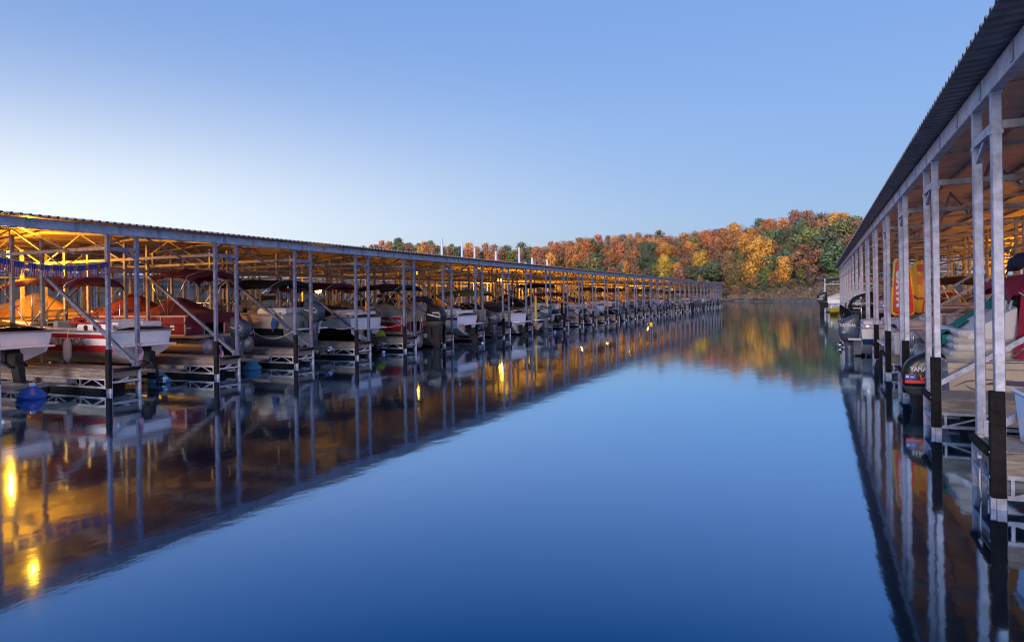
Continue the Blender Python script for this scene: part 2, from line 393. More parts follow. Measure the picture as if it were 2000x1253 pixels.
    if detail:
        for sgn in (-1, 1):
            for xcl in (.22, .62 * L):
                q = dk(xcl, sgn * .88, .05); b = MB(); b.tube([(q[0] - .11, q[1], q[2] + .05), (q[0] + .11, q[1], q[2] + .05)], .014); b.box((q[0] - .05, q[1] - .02, q[2] - .02), (q[0] + .05, q[1] + .02, q[2] + .045)); b.build('cleat', steel, o)
        b = MB(); b.tube([(.12, B * .3, H + .02), (.10, B * .3, H + 1.05)], .013); b.lathe([(.02, H + 1.05), (.035, H + 1.08), (.02, H + 1.13)], (.10, B * .3, 0), 8, 1); b.build('stern_light', [steel, lettw], o)
        b = MB(); b.lathe([(.17, 0), (.19, .02), (.17, .04)], (.52 * L, -.5, H * 1.1), 12, 0, 'x'); b.tube([(.55 * L, -.5, H), (.52 * L, -.5, H * 1.1)], .025); b.build('steering_wheel', dark, o)
    if motor:
        kind = motor.get('kind', 'outboard'); kw = {k: v for k, v in motor.items() if k not in ('kind', 'z', 'x')}
        if kind == 'outboard': outboard(o, (motor.get('x', -.05), 0, motor.get('z', H * .95)), **kw)
        else: sterndrive(o, **kw)
    return o, hull, (L, B, H)

def pontoon(loc, rz, name='pontoon_boat', L=6.8, B=2.45, fence='maroon', cover=None, bimini=None, bim=(1.2, 3.6, 2.9), fold=None, lump=0., motor=None, furn=True, cov_h=.75, fence_h=.62, rail_col=None):
    o = empty(name, loc, rz)
    for s in (-1, 1):
        b = MB(); b.lathe([(.02, -.02), (.29, 0), (.31, .06), (.31, L - 1.1), (.27, L - .6), (.16, L - .2), (.03, L)], (0, s * B * .33, .32), 16, 0, 'x')
        b.build('pontoon_tube', chrome, o)
    b = MB(); b.box((.25, -B / 2, .66), (L - .35, B / 2, .74), 0); b.box((.23, -B / 2 - .015, .665), (L - .33, B / 2 + .015, .735), 1)
    for k in range(8): x = .6 + k * (L - 1.4) / 7; b.box((x, -B * .42, .60), (x + .06, B * .42, .658), 1)
    b.build('deck', [vinyl, chrome], o)
    f = MB(); r = MB(); z0, z1 = .78, .78 + fence_h
    x0, x1 = .75, L - .6
    for s in (-1, 1):
        y = s * (B / 2 - .05)
        f.box((x0, y - .012, z0), (x1, y + .012, z1 - .03))
        r.bar((x0, y, z1), (x1, y, z1), .04); r.bar((x0, y, z0 - .02), (x1, y, z0 - .02), .035)
        for k in range(6): x = x0 + (x1 - x0) * k / 5; r.bar((x, y + s * .016, z0 - .04), (x, y + s * .016, z1), .035)
    for x, segs in ((x0, ((-.5, -.18), (.18, .5))), (x1, ((-.5, -.15), (.15, .5)))):
        for a, c in segs:
            f.box((x - .012, a * B * .96, z0), (x + .012, c * B * .96, z1 - .03)); r.bar((x, a * B * .96, z1), (x, c * B * .96, z1), .04)
            for q in (a, c): r.bar((x, q * B * .96, z0 - .04), (x, q * B * .96, z1), .035)
    fo = f.build('fence_panel', gel(fence), o); r.build('rail', mat('rail_alu', (.55, .53, .54), .4, .4, .1), fo)
    if furn:
        b = MB()
        for s in (-1, 1):
            b.box((L * .55, s * (B / 2 - .15), .76), (L - .8, s * (B / 2 - .75), 1.15), 0, .06); b.box((L * .55, s * (B / 2 - .12), 1.1), (L - .8, s * (B / 2 - .3), 1.5), 0, .06)
        b.build('bench_seat', vinyl, o)
        b = MB(); b.box((L * .36, .2, .76), (L * .44, B / 2 - .2, 1.5), 0, .05); b.tube([(L * .35, .55, 1.45), (L * .33, .55, 1.6)], .02); b.lathe([(.17, 0), (.19, .02), (.17, .04)], (L * .325, .55, 1.55), 12, 0, 'x'); b.build('helm_console', vinyl, o)
    if cover:
        rows = []; nx = 24
        for i in range(nx):
            u = i / (nx - 1); x = x0 - .06 + (x1 - x0 + .12) * u; rr = []
            hgt = cov_h * (.55 * math.exp(-((u - .30) / .12) ** 2) + .75 * math.exp(-((u - .72) / .14) ** 2)) + .12
            if i in (0, nx - 1): hgt *= .4
            for j in range(15):
                q = -1 + 2 * j / 14; e = 1 - abs(q) ** 1.35
                zz = z1 + .04 + hgt * e + (.03 * mn.noise(Vector((x * 2, q * 3, loc[1]))) if abs(q) < 1 else -.30)
                rr.append((x, q * (B / 2 + .02), zz))
            rows.append(rr)
        b = MB(); b.loft(rows, 0, closed=False, smooth=True)
        for rr in (rows[0], rows[-1]): b.loft([rr, [(p[0], p[1], min(p[2], z1 - .26)) for p in rr]], 0, closed=False)
        b.build('boat_cover', canvas(cover), o)
    if bimini: canopy(o, bim[0], bim[1], B * .92, bim[2], z1, bimini, lump=lump)
    if fold: folded_canopy(o, bim[0], B * .92, bim[2], z1, fold)
    if motor:
        b = MB(); b.box((-.05, -.35, .45), (.5, .35, .66), 0, .03); b.build('motor_pod', chrome, o)
        outboard(o, (motor.pop('x', -.02), 0, motor.pop('z', .85)), **motor)
    # stern ladder
    b = MB()
    for s in (0, .32): b.tube([(.15, -B * .42 + s, .7), (-.02, -B * .42 + s, .95), (-.1, -B * .42 + s, .5)], .015)
    for z in (.9, .72, .55): b.tube([(-.05, -B * .42, z), (-.05, -B * .42 + .32, z)], .014)
    b.build('ladder', steel, o)
    return o, fo, (L, B)

# ------------------------------------------------------------------ covered docks
def copies(mesh, name, parent, locs): return [put(name, mesh, parent, l) for l in locs]

def covered_dock(name, label, x0, sg, y0, pitch, gap, ks, He, Lf, walk, deckm, roof_y, decktop=.62, rise=.075, simple=False, roofmat=None, roofinm=None):
    roofinm = roofinm or (mat('roof_lining_tan', (.62, .52, .46), .6, .1, .2, 2.5, .05, 20) if sg > 0 else None)
    """x0: outer line of posts; sg: +1 when going inward means +x. ks: range of finger numbers."""
    root = empty(name, (x0, 0, 0)); tag(root, label, 'covered dock')
    W = 2 * Lf + walk; D = lambda d: sg * d
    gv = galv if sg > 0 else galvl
    ya, yb = roof_y; zt = He + .235
    slope = lambda d: zt + rise * (min(d, W - d))
    # corrugated roof
    prof = []; y = ya; p = .21
    while y < yb:
        prof += [(y, 0), (y + p * .55, 0), (y + p * .64, .038), (y + p * .90, .038)]; y += p
    prof.append((y, 0)); yend = y
    b = MB(); ds = [-.40, W / 4, W / 2, W * 3 / 4, W + .40]
    b.loft([[(D(d), yy, slope(d) + .062 + h) for yy, h in prof] for d in ds], 0, closed=False)
    b.loft([[(D(d), yy, slope(d) + .045) for yy in [ya + .02 + (yend - ya - .04) * i / 60 for i in range(61)]] for d in [.0] + ds[1:-1] + [W]], 1, closed=False)
    for da, db in ((-.40, .0), (W, W + .40)): b.loft([[(D(d), yy, slope(d) + .05 + h) for yy, h in prof] for d in (da, db)], 2, closed=False)
    for d in (ds[0], ds[-1]): b.loft([[(D(d), yy, slope(d) + .062 + h) for yy, h in prof], [(D(d), yy, slope(d) + .05 + h) for yy, h in prof]], 0, closed=False)
    rf = b.build('roof', [roofmat or roofm, roofinm or roofin, mat('roof_underlap', (.20, .21, .235), .5, .3, .3, 3, .05, 20)], root)
    if not simple:
        b = MB(); d = .9
        while d < W - .3:
            b.box((D(d), ya + .05, slope(d) - .012), (D(d + .055), yend - .05, slope(d) + .04)); d += 1.18
        b.build('purlin', galvd, rf)
    # eave beams in lengths, with butt joints
    for d in ((0, W) if not simple else (0,)):
        b = MB(); y = ya + .1; seg = pitch / 3
        while y < yend - .2:
            e = min(y + seg, yend - .1); b.box((D(d - .07), y, He + .002), (D(d + .05), e - .012, He + .24), 0, .012); y += seg
        if d == 0 and not simple:
            y = ya + .1
            while y < yend - .2: b.box((D(-.082), y - .06, He + .03), (D(-.071), y + .05, He + .215), 1); y += seg
        b.build('eave_beam', [gutter, galv], root)
    ks = list(ks); near = [y0 + pitch * k for k in ks]
    pm = MB(); pm.box((-.05, -.05, -.6), (.05, .05, He), 0, .008)
    for zz in (decktop + .02, He - .02, He - .46): pm.box((-.058, -.058, zz), (.058, .058, zz + (.012 if zz < 2 else .05)), 1 if zz < 2 else 0)
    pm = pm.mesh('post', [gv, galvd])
    if simple:
        copies(pm, 'post', root, [(0, y, 0) for y in near][:100])
        b = MB(); b.box((0, near[0] - 1, .35), (D(W), near[-1] + 1, decktop)); b.build('walkway', deckm, root)
        b = MB()
        for y in near:
            for d in (W * .25, W * .5, W * .75): b.bar((D(d), y, decktop), (D(d), y, slope(d)), .09)
        f = b.build('inner_framework', galvd, root); f['kind'] = 'stuff'
        b = MB()
        for y in near: b.bar((0, y, He - .45), (D(W), y, He - .45), .09)
        b.build('tie_beam', galvd, root)
        return root
    copies(pm, 'post', root, [(0, y, 0) for y in near] + [(0, y + gap, 0) for y in near])
    # the link between each pair of posts, with its short knee
    zc = He - .38
    b = MB(); b.bar((0, .05, zc), (0, gap - .05, zc), .10); b.bar((0, .05, zc - .02), (D(.02), gap * .0 + .05, zc - .02), .1)
    b.bar((0, gap - .05, zc - .22), (0, gap * .45, zc - .03), .05)
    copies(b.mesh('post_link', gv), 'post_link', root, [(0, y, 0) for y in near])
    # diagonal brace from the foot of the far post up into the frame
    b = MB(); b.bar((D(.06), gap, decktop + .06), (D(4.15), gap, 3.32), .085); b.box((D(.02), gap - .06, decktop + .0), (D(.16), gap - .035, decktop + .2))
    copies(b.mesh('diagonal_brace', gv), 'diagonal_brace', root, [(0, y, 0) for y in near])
    # cross frame over each finger
    b = MB(); zb = zc + .02
    b.bar((D(.05), 0, zb), (D(W - .05), 0, zb), .09)
    b.bar((D(.05), 0, slope(.05) - .10), (D(W / 2), 0, slope(W / 2) - .10), .08); b.bar((D(W / 2), 0, slope(W / 2) - .10), (D(W - .05), 0, slope(.05) - .10), .08)
    nd = 4
    for i in (1, 2):
        d0, d1 = W * i / nd, W * (i + 1) / nd; dm = (d0 + d1) / 2
        b.bar((D(d0 + .1), .0, zb), (D(dm), .0, slope(dm) - .12), .045); b.bar((D(dm), .0, slope(dm) - .12), (D(d1 - .1), .0, zb), .045)
    trm = b.mesh('cross_frame', galvd)
    frames = copies(trm, 'cross_frame', root, [(0, y, 0) for y in near])
    # the members that run the length of the dock, and the inverted V braces between fingers
    for d, dz in ((4.15, -.35), (Lf, -.12), (Lf + walk, -.12), (W - 4.15, -.35)):
        b = MB(); b.bar((D(d), ya + .2, zc + dz), (D(d), yend - .2, zc + dz), .085); b.build('tie_beam', galvd, root)
    half = pitch / 2
    for d in (1.2, Lf):
        b = MB(); b.bar((D(d), .1, zc - .1), (D(d), half, slope(d) - .08), .05); b.bar((D(d), half, slope(d) - .08), (D(d), pitch - .1, zc - .1), .05)
        vm = b.mesh('roof_brace', galvd); copies(vm, 'roof_brace', root, [(0, y, 0) for y in near[:-1]])
    # inner posts: first ones as parts, the rest as one framework
    pin = MB(); pin.box((-.05, -.05, .3), (.05, .05, He + .2), 0, .008); pin = pin.mesh('inner_post', galvd)
    spots = [(D(d), y + e, 0) for y in near for d in (4.15, Lf) for e in (0, gap)]
    copies(pin, 'inner_post', root, spots[:100])
    b = MB()
    for s in spots[100:]: b.bar((s[0], s[1], .3), (s[0], s[1], He + .2), .1)
    for y in near:
        for d in (Lf + walk, W - 4.15, W):
            for e in (0, gap): b.bar((D(d), y + e, -.3), (D(d), y + e, min(He + .2, slope(d) - .03)), .1)
        b.bar((D(W - .06), y + gap, decktop + .06), (D(W - 4.15), y + gap, 3.32), .085)
    fw = b.build('rear_framework', galvd, root); fw['kind'] = 'stuff'
    # fingers
    def finger(dA, dB, end):
        b = MB()
        n = 24
        if deckm is aggr: b.box((D(dA), .06, decktop - .06), (D(dB), gap - .06, decktop - .004), 0)
        else:
            for i in range(n * 2):
                d = dA + (dB - dA) * i / (n * 2); b.box((D(d), .0, decktop - .045), (D(d + (dB - dA) / (n * 2) - .012), gap, decktop + .003 * (i % 3)), 0)
        for yy in (-.06, gap + .005): b.box((D(dA), yy, decktop - .24), (D(dB), yy + .055, decktop - .05 if deckm is not aggr else decktop - .002), 1, .006)
        b.box((D(dA - .055), -.05, decktop - .24), (D(dA - .004), gap + .05, decktop - .02), 1, .006)
        return b.mesh('finger_deck', [deckm, wood])
    fm = finger(.03, Lf, True)
    b = MB(); zb2, zt2 = .14, decktop - .26
    for yy in (-.03, gap + .03):
        b.bar((D(.05), yy, zb2), (D(Lf), yy, zb2), .05); b.bar((D(.05), yy, zt2), (D(Lf), yy, zt2), .05)
        n = 7
        for i in range(n):
            d0, d1 = .1 + (Lf - .1) * i / n, .1 + (Lf - .1) * (i + 1) / n; dm = (d0 + d1) / 2
            b.bar((D(d0), yy, zb2), (D(dm), yy, zt2), .03); b.bar((D(dm), yy, zt2), (D(d1), yy, zb2), .03); b.bar((D(d0), yy, zb2), (D(d0), yy, zt2), .035)
    tm = b.mesh('lattice', frame_m if sg < 0 else galv)
    b = MB()   # ladder-like end frame
    for yy in (.0, gap): b.bar((D(-.07), yy, -.35), (D(-.07), yy, decktop), .055)
    for z in (zb2 + .14, -.1, decktop - .03): b.bar((D(-.07), 0.03, z), (D(-.07), gap - .03, z), .05)
    b.bar((D(-.07), gap * .35, zb2 + .16), (D(-.07), gap * .6, decktop - .25), .04)
    em = b.mesh('end_frame', frame_m if sg < 0 else galv)
    b = MB()
    for i in range(3): d0 = .45 + i * (Lf - .5) / 3; b.box((D(d0), .03, -.35), (D(d0 + (Lf - .5) / 3 - .12), gap - .03, zb2 - .03 + .09), 0, .05)
    flm = b.mesh('float', floatm)
    b = MB(); w = .10 if sg > 0 else .085
    b.box((D(-.105), -.085, .13), (D(.04), .02, 1.30 if sg > 0 else 1.16), 0, .012)
    for z in (.35, .62, .95): b.lathe([(.018, -.112), (.02, -.106)], (0, -.03, z), 8, 1, 'x') if sg > 0 else None
    bm = b.mesh('corner_bumper', [rubber, steel])
    b = MB(); b.tube([(D(-.09), .06, decktop - .02), (D(-.09), gap - .0, decktop - .02)], .05, 8); ebm = b.mesh('edge_bumper', rubber)
    for y in near:
        f = put('finger_deck', fm, root, (0, y, 0))
        for nm, me in (('lattice', tm), ('end_frame', em), ('float', flm), ('corner_bumper', bm), ('edge_bumper', ebm)): put(nm, me, f)
    b = MB(); b.box((D(Lf), near[0] - 1, decktop - .26), (D(Lf + walk), near[-1] + gap, decktop - .01), 0); b.build('walkway', [deckm], root)
    b = MB()
    for y in near: b.box((D(Lf + walk), y, decktop - .25), (D(W), y + gap, decktop - .02), 0)
    rd = b.build('rear_decking', [deckm], root); rd['kind'] = 'stuff'
    # boat lift beams in every slip
    b = MB(); yc0, yc1 = gap + .12, pitch - .12
    for d in (1.2, 4.6): b.bar((D(d), yc0, .30), (D(d), yc1, .30), .12)
    for yy in (gap + (pitch - gap) * .3, gap + (pitch - gap) * .7): b.box((D(.4), yy - .06, .36), (D(5.8), yy + .06, .46), 1)
    copies(b.mesh('boat_lift', [galvd, wood]), 'boat_lift', root, [(0, y, 0) for y in near[:-1]])
    return root

XL, XR = -7.1823 * HC, .7486 * HC
PL, PR, GL, GR = 1.4782 * HC, 1.8046 * HC, .351 * HC, .4093 * HC
YL, YR = 5.0566 * HC, 3.7694 * HC
HL, HR = 1.7557 * HC, 1.9062 * HC
LF, WK = 7.3, 2.5
dockL = covered_dock('covered_dock', 'long covered boat dock with lamps glowing under its low metal roof', XL, -1, YL, PL, GL, range(-1, 36), HL, LF, WK, wood, (YL - PL * 1.6, YL + PL * 35 + 1.6))
dockR = covered_dock('covered_dock', 'covered boat dock with tall paired steel posts and ribbed overhanging roof', XR, 1, YR, PR, GR, range(-2, 15), HR, 9.0, 2.5, aggr, (YR - PR * 2.6, YR + PR * 14 + 1.8))
bluer = mat('pale_blue_roof', (.55, .70, .86), .5, .1, .12, 2)
dockB = covered_dock('covered_dock', 'second covered dock with pale blue roof, behind the long lamplit dock', -20.2 * HC, -1, -12, 4.1, .85, range(0, 42), 1.78 * HC, 7.0, 2.4, wood, (-14, 158), simple=True, roofmat=bluer, roofinm=bluer, rise=.16)
dockE = covered_dock('covered_dock', 'small covered dock standing past the end of the tall-posted dock', .30 * HC, 1, 41.5 * HC, 5.2, .9, range(0, 5), 1.66 * HC, 7.0, 2.4, wood, (41 * HC, 41.5 * HC + 22), simple=True)

slipL = lambda k: YL + PL * (k - 1) + GL + (PL - GL) / 2        # slip 1 lies between the first two whole fingers
slipR = lambda k: YR + PR * (k - 1) + GR + (PR - GR) / 2
FL = pi                                                        # left dock boats: bow towards -x

# ------------------------------------------------------------------ the boats one can tell apart, left dock
def nameplate(boat, hull, dims, s, size, x, z, m, side, shear=0, sx=1., bold=0.):
    L, B, H = dims
    if side > 0: fn = lambda u, v: (x - u, side_y(x - u, z + v, L, B, H) + .022, z + v)
    else: fn = lambda u, v: (x + u, -side_y(x + u, z + v, L, B, H) - .022, z + v)
    return lettering(s, size, fn, m, hull, shear, bold, sx)

def swoosh(hull, dims, pts, w, m, side, name='swoosh'):
    L, B, H = dims; b = MB(); rows = []
    n = len(pts)
    for i, (x, z) in enumerate(pts):
        ww = w * sin(pi * min(1, (i + .15) / (n - 1))) + .004
        rows.append([(x, side * (side_y(x, z + q, L, B, H) + .018), z + q) for q in (ww, 0, -ww)])
    b.loft(rows, 0, closed=False); return b.build(name, m, hull)

A = 'in the {} slip of the long dock'
# slip 0: white boat cut by the frame
o, h, d = runabout((XL - 1.95, slipL(0), .74), FL, L=6.2, H=.92, low='white', boot='white', side='white', stripe='white', cover='black', cov_range=(.04, 1), cov_h=.42, pads=None,
                   motor=dict(kind='drive'))
tag(o, 'white runabout with a low black cover, beside the white and red one', 'boat', 'boats in the long dock')
# slip 1: white and red
o, h, d = runabout((XL - 1.2, slipL(1) - .28, .56), FL, L=6.8, B=2.12, H=1.0, low='white', boot='red', side='white', stripe='red', top='white', bimini='maroon', bim=(2.0, 5.5, 2.72), motor=dict(kind='drive'), pad_col=None)
tag(o, 'white runabout with red stripes and maroon bimini, hung with a white fender', 'boat', 'boats in the long dock')
nameplate(o, h, d, 'TAHOE', .27, 2.45, .62, lettd, 1, 0, 1.45, .004)
swoosh(h, d, [(3.6, .58), (3.2, .56), (2.4, .55), (1.6, .53), (.6, .52)], .022, mat('dark_red', (.10, .01, .02), .4), 1)
swoosh(h, d, [(4.0, .76), (3.5, .72), (3.0, .68), (2.6, .64)], .014, lettd, 1)
b = MB()
for x in (.45, .64, 1.05):
    b = MB(); b.lathe([(.085, 0), (.085, .02), (.06, .022)], (x, d[1] * .48, d[2] + .12), 12, 0, 'y'); b.build('speaker', dark, o)
b = MB(); b.box((.05, d[1] * .40, d[2] + .03), (1.5, d[1] * .48, d[2] + .22), 0, .05); b.build('stern_coaming', gel('white'), o)
b = MB(); b.box((.3, d[1] * .36, d[2] + .222), (1.9, d[1] * .47, d[2] + .28), 0, .02); b.build('coaming_pad', gel('red'), o)
# slip 2: maroon pontoon
o, h, d = pontoon((XL - 1.75, slipL(2), .50), FL, L=7.2, B=2.55, fence='maroon', cover='maroon', cov_h=.95, bimini='maroon', bim=(.6, 2.7, 3.05), lump=.16, furn=False,
                  motor=dict(cowl='grey', sc=1.05, tilt=0, z=.55, x=-.1))
tag(o, 'maroon pontoon boat under a maroon cover with a crumpled raised bimini', 'boat', 'boats in the long dock')
b = MB(); b.box((.70, d[1] * .47, .98), (.735, d[1] * .40, 1.0)); 
for i in range(3): b.box((1.25, d[1] / 2 - .034, .93 + i * .1), (1.45, d[1] / 2 - .03, .99 + i * .1))
b.build('registration_decal', lettw, h)
# slip 3
o, h, d = runabout((XL - 1.55, slipL(3), .52), FL, L=7.0, B=2.45, H=1.30, low='white', boot='black', side='cream', stripe='cream', top='cream', bimini='black', bim=(.5, 4.4, 2.75), rail=True, tower=True,
                   motor=dict(kind='outboard', cowl='grey', sc=1.2, z=1.0, x=-.1), pads=None)
tag(o, 'cream and black deck boat with big grey outboard and flat black bimini', 'boat', 'boats in the long dock')
nameplate(o, h, d, 'Crownline', .17, 3.3, 1.0, lettd, 1, .3, 1.1)
b = MB(); b.loft([[(.25 + .02 * i, d[1] * .49 + .03 * sin(i), 1.32 - .0 * i) for i in range(9)], [(.2 + .035 * i, d[1] * .5 + .05, 1.0 + .05 * sin(i * 2)) for i in range(9)], [(.34 + .012 * i, d[1] * .5 + .06, .70 + .05 * cos(i)) for i in range(9)]], 0, closed=False, smooth=True)
b.build('hanging_towel', canvas('blue'), o)
b = MB(); b.box((.05, -d[1] * .4, 1.3), (1.5, d[1] * .42, 1.58), 0, .1); b.build('sun_pad', whitevin, o)
# slip 4
o, h, d = runabout((XL - 1.1, slipL(4), .48), FL, L=6.4, B=2.4, H=1.12, low='black', boot='black', side='white', stripe='white', top='white', cover='black', cov_range=(.2, 1), cov_h=.55, bimini='maroon', bim=(1.2, 4.6, 2.72), motor=dict(kind='drive'))
tag(o, 'black-bottomed white runabout with black cover and dark maroon bimini', 'boat', 'boats in the long dock')
# slip 5
o, h, d = pontoon((XL - .05, slipL(5), .05), FL, L=7.4, B=2.5, fence='red', cover='tan', cov_h=.9, bimini='black', bim=(1.0, 3.4, 3.1), furn=False, fence_h=.72, motor=dict(cowl='black', sc=1.45, z=.98, x=.1))
tag(o, 'red pontoon boat with tan cover and large black outboard low in the water', 'boat', 'boats in the long dock')
for s in (-.35, .35):
    b = MB(); b.tube([(.5, s, .78), (.45, s, 1.55), (.2, s, 1.6), (.1, s, .78)], .02); b.build('boarding_rail', steel, o)
for s in (.7, 1.0):
    b = MB(); b.tube([(.72, s, .8), (.72, s, 1.7), (.72, s + .15, 1.7), (.72, s + .15, .8)], .02); b.build('boarding_rail', steel, o)
# slip 6
o, h, d = runabout((XL + .2, slipL(6), .42), FL, L=6.5, B=2.4, H=1.05, low='white', boot='white', side='white', stripe='navy', top='white', cover='white', cov_range=(.3, 1), cov_h=.5, tower=True, fold='navy', bim=(2.9, 0, 1.95), rail=True, motor=dict(kind='drive'))
tag(o, 'white bowrider with navy stripe, white cover and folded navy bimini', 'boat', 'boats in the long dock')
# slip 7
o, h, d = pontoon((XL - .35, slipL(7), .25), FL, L=7.0, B=2.5, fence='tan', bimini='olive', bim=(.1, 2.7, 2.62), motor=dict(cowl='grey', sc=1., z=.6))
tag(o, 'tan pontoon boat shaded by a long olive bimini', 'boat', 'boats in the long dock')
# slip 8
o, h, d = runabout((XL + .1, slipL(8), .12), FL, L=7.2, B=2.45, H=1.3, low='white', boot='black', side='white', stripe='cream', top='cream', cover='black', cov_range=(.12, 1), cov_h=.42, pads=None, motor=dict(kind='drive'))
tag(o, 'cream and white cruiser under a long black cover, beside yellow pilings', 'boat', 'boats in the long dock')
# slip 9
o, h, d = runabout((XL - .0, slipL(9), .15), FL, L=7.0, B=2.45, H=1.25, low='white', boot='white', side='white', stripe='grey', top='white', cover='grey', cov_range=(.35, 1), cov_h=.42, pads=None, motor=dict(kind='outboard', cowl='grey', sc=1.1, z=.85), rail=True)
tag(o, 'white cruiser with grey cover, just past the two yellow pilings', 'boat', 'boats in the long dock')
# the rest of the long dock
rng = random.Random(21)
combos = [('white', 'black', 'teal', None), ('silver', 'navy', 'silver', 'black'), ('white', None, 'maroon', 'maroon'), ('cream', 'tan', 'black', None), ('white', 'navy', 'blue', None), ('black', None, 'white', 'black'),
          ('silver', 'grey', 'red', 'maroon'), ('white', 'maroon', 'green', None), ('white', None, 'black', 'navy'), ('navy', 'tan', 'white', None), ('white', 'blue', 'silver', 'tan'), ('cream', None, 'green', 'green'),
          ('white', 'grey', 'orange', None), ('silver', None, 'black', 'maroon'), ('red', 'black', 'white', None), ('white', 'tan', 'navy', 'black'), ('teal', None, 'white', 'navy'), ('white', 'green', 'black', None),
          ('black', 'grey', 'silver', None), ('white', None, 'yellow', 'olive'), ('silver', 'black', 'blue', None), ('cream', 'maroon', 'navy', None), ('white', 'white', 'grey', 'grey'), ('navy', None, 'silver', 'tan'), ('white', 'black', 'purple', 'black')]
def any_boat(i, spec, x, y, rz, group, where, far=False, low=False):
    hullc, cov, strp, bimi = spec
    z = rng.uniform(.1, .6); motor = rng.choice(['black', 'grey', 'silver', 'white', 'grey'])
    pt = hullc in ('silver', 'navy', 'tan') or (hullc == 'cream' and cov is None) or hullc == 'teal'
    kind = 'pontoon boat' if pt else 'runabout'
    if pt:
        o, h, d = pontoon((x, y, z), rz, L=6.8, B=2.45, fence=hullc, cover=cov, bimini=bimi, bim=(.8, rng.uniform(3, 4), rng.uniform(2.5, 2.9)), furn=not cov, motor=dict(cowl=motor, sc=rng.uniform(.75, .95), z=.7))
    else:
        drv = rng.random() < .4
        o, h, d = runabout((x, y, z), rz, L=rng.uniform(5.8, 7), B=2.4, H=rng.uniform(.95, 1.2), low=hullc, boot=rng.choice([strp, hullc]), side=hullc, stripe=strp, top='white' if hullc != 'cream' else 'cream', cover=cov, cov_range=(rng.choice([.02, .25, .3]), 1), cov_h=rng.uniform(.4, .7),
                           bimini=bimi, bim=(1.3, rng.uniform(3.2, 4.4), rng.uniform(2.45, 2.75)), tower=(not bimi and rng.random() < .7), rail=rng.random() < .5,
                           motor=dict(kind='drive') if drv else dict(kind='outboard', cowl=motor, sc=rng.uniform(.75, 1.0), z=.9))
    bits = [f'{strp}-striped ' + hullc if not pt else hullc, kind]
    ext = ' and '.join([s for s in ([f'{cov} cover'] if cov else []) + ([f'{bimi} bimini'] if bimi else [])]) or 'open deck'
    tag(o, f"{' '.join(bits)} with {ext}, {where}", 'boat', group)
    return o
for i, spec in enumerate(combos):
    k = 10 + i
    any_boat(i, spec, XL - rng.uniform(.3, 1.3), slipL(k), FL, 'boats in the long dock', f'{ORD[k + 1]} slip along the long dock')

# boats on the far side of the long dock (bows to the walkway, sterns away)
far_specs = [('white', 'gold', 'red', None), ('white', 'gold', 'navy', None), ('cream', 'gold', 'maroon', None)] + [combos[(i * 7 + 3) % 25] for i in range(25)]
for i, spec in enumerate(far_specs):
    k = i
    hullc, cov, strp, bimi = spec
    X = XL - (2 * LF + WK) + .3
    if cov == 'gold':
        o, h, d = runabout((X + .6, slipL(k), .62), 0, L=7.0, B=2.45, H=1.15, low=hullc, boot=strp, side=hullc, stripe=strp, cover='gold', cov_range=(.02, 1), cov_h=[.95, .8, .88][i], motor=dict(kind='drive'))
        tag(o, f'{strp}-striped {hullc} runabout under a lamplit gold cover, {ORD[k + 1]} rear slip', 'boat', 'boats on the rear side of the long dock'); continue
    any_boat(i, spec, X, slipL(k), 0, 'boats on the rear side of the long dock', f'{ORD[k + 1]} rear slip of the lamplit dock')

# boats and masts beyond
for i in range(12):
    spec = combos[(i * 5 + 1) % 25]
    any_boat(i, (spec[0], spec[1], spec[2], None), -20.2 * HC - .5, -12 + 4.1 * (2 + i * 2.0) + 2.4, pi, 'boats in the pale blue roofed dock', f'{ORD[i + 1]} boat of the pale-roofed dock behind')
def sailboat(px, top, base, i, lab, lean=0.):
    zd = 44 + 3.1 * (i % 3); x, y = at(px, zd); zt = zat(px, top, zd)
    o = empty('sailboat', (x, y, 0), R(205 + 15 * (i % 3)))
    L, B, H = 7.5, 2.5, 1.1; b = MB(); rows = []
    for u in (0, .1, .3, .5, .7, .85, .95, 1.):
        bb, c, zk, zc, zs = hull_at(u * L, L, B, H); rows.append([(u * L - 4, -bb, zs - .3), (u * L - 4, -c, zc - .3), (u * L - 4, 0, zk - .3), (u * L - 4, c, zc - .3), (u * L - 4, bb, zs - .3)])
    b.loft(rows, 0, closed=True, caps=True); b.build('hull', gel('white'), o)
    b = MB(); b.loft([[(-1.5, -.8, .7), (2, -.5, .75), (2, .5, .75), (-1.5, .8, .7)], [(-1.3, -.65, 1.15), (1.5, -.4, 1.05), (1.5, .4, 1.05), (-1.3, .65, 1.15)]], 0, True, True); b.build('cabin', gel('white'), o)
    b = MB(); b.tube([(.3, 0, .7), (.3 + lean, 0, zt)], [.22, .17], 8); b.build('mast', mat('mast_alu', (.85, .85, .88), .4, .1, .05), o)
    b = MB(); b.tube([(.3, 0, 1.6), (-2.6, 0, 1.7)], .09, 8); b.build('boom', canvas('navy'), o)
    b = MB()
    for q in ((3.4, 0, .9), (-3.6, 0, .8)): b.tube([q, (.3 + lean, 0, zt - .2)], .012, 4)
    b.build('stay', steel, o)
    tag(o, lab, 'sailboat', 'sailboats behind the docks')
for i, (px, top, base, lab) in enumerate([(868, 464, 503, 'sailboat with the tallest white mast above the long dock roof'), (907, 472, 505, 'sailboat whose mast rises second from the tallest one'), (931, 484, 508, 'sailboat with its mast between two russet trees, third of the row'),
        (956, 506, 510, 'sailboat whose mast tip barely clears the roof, fourth of the row'), (973, 490, 512, 'sailboat with short white mast in front of dark green trees'), (1018, 483, 515, 'sailboat with tall mast standing apart, sixth of the row'), (1044, 503, 519, 'sailboat with a low mast before an orange tree, seventh of the row'), (1073, 507, 522, 'sailboat with a low mast, last of the row towards the open water')]):
    sailboat(px, top, base, i, lab)

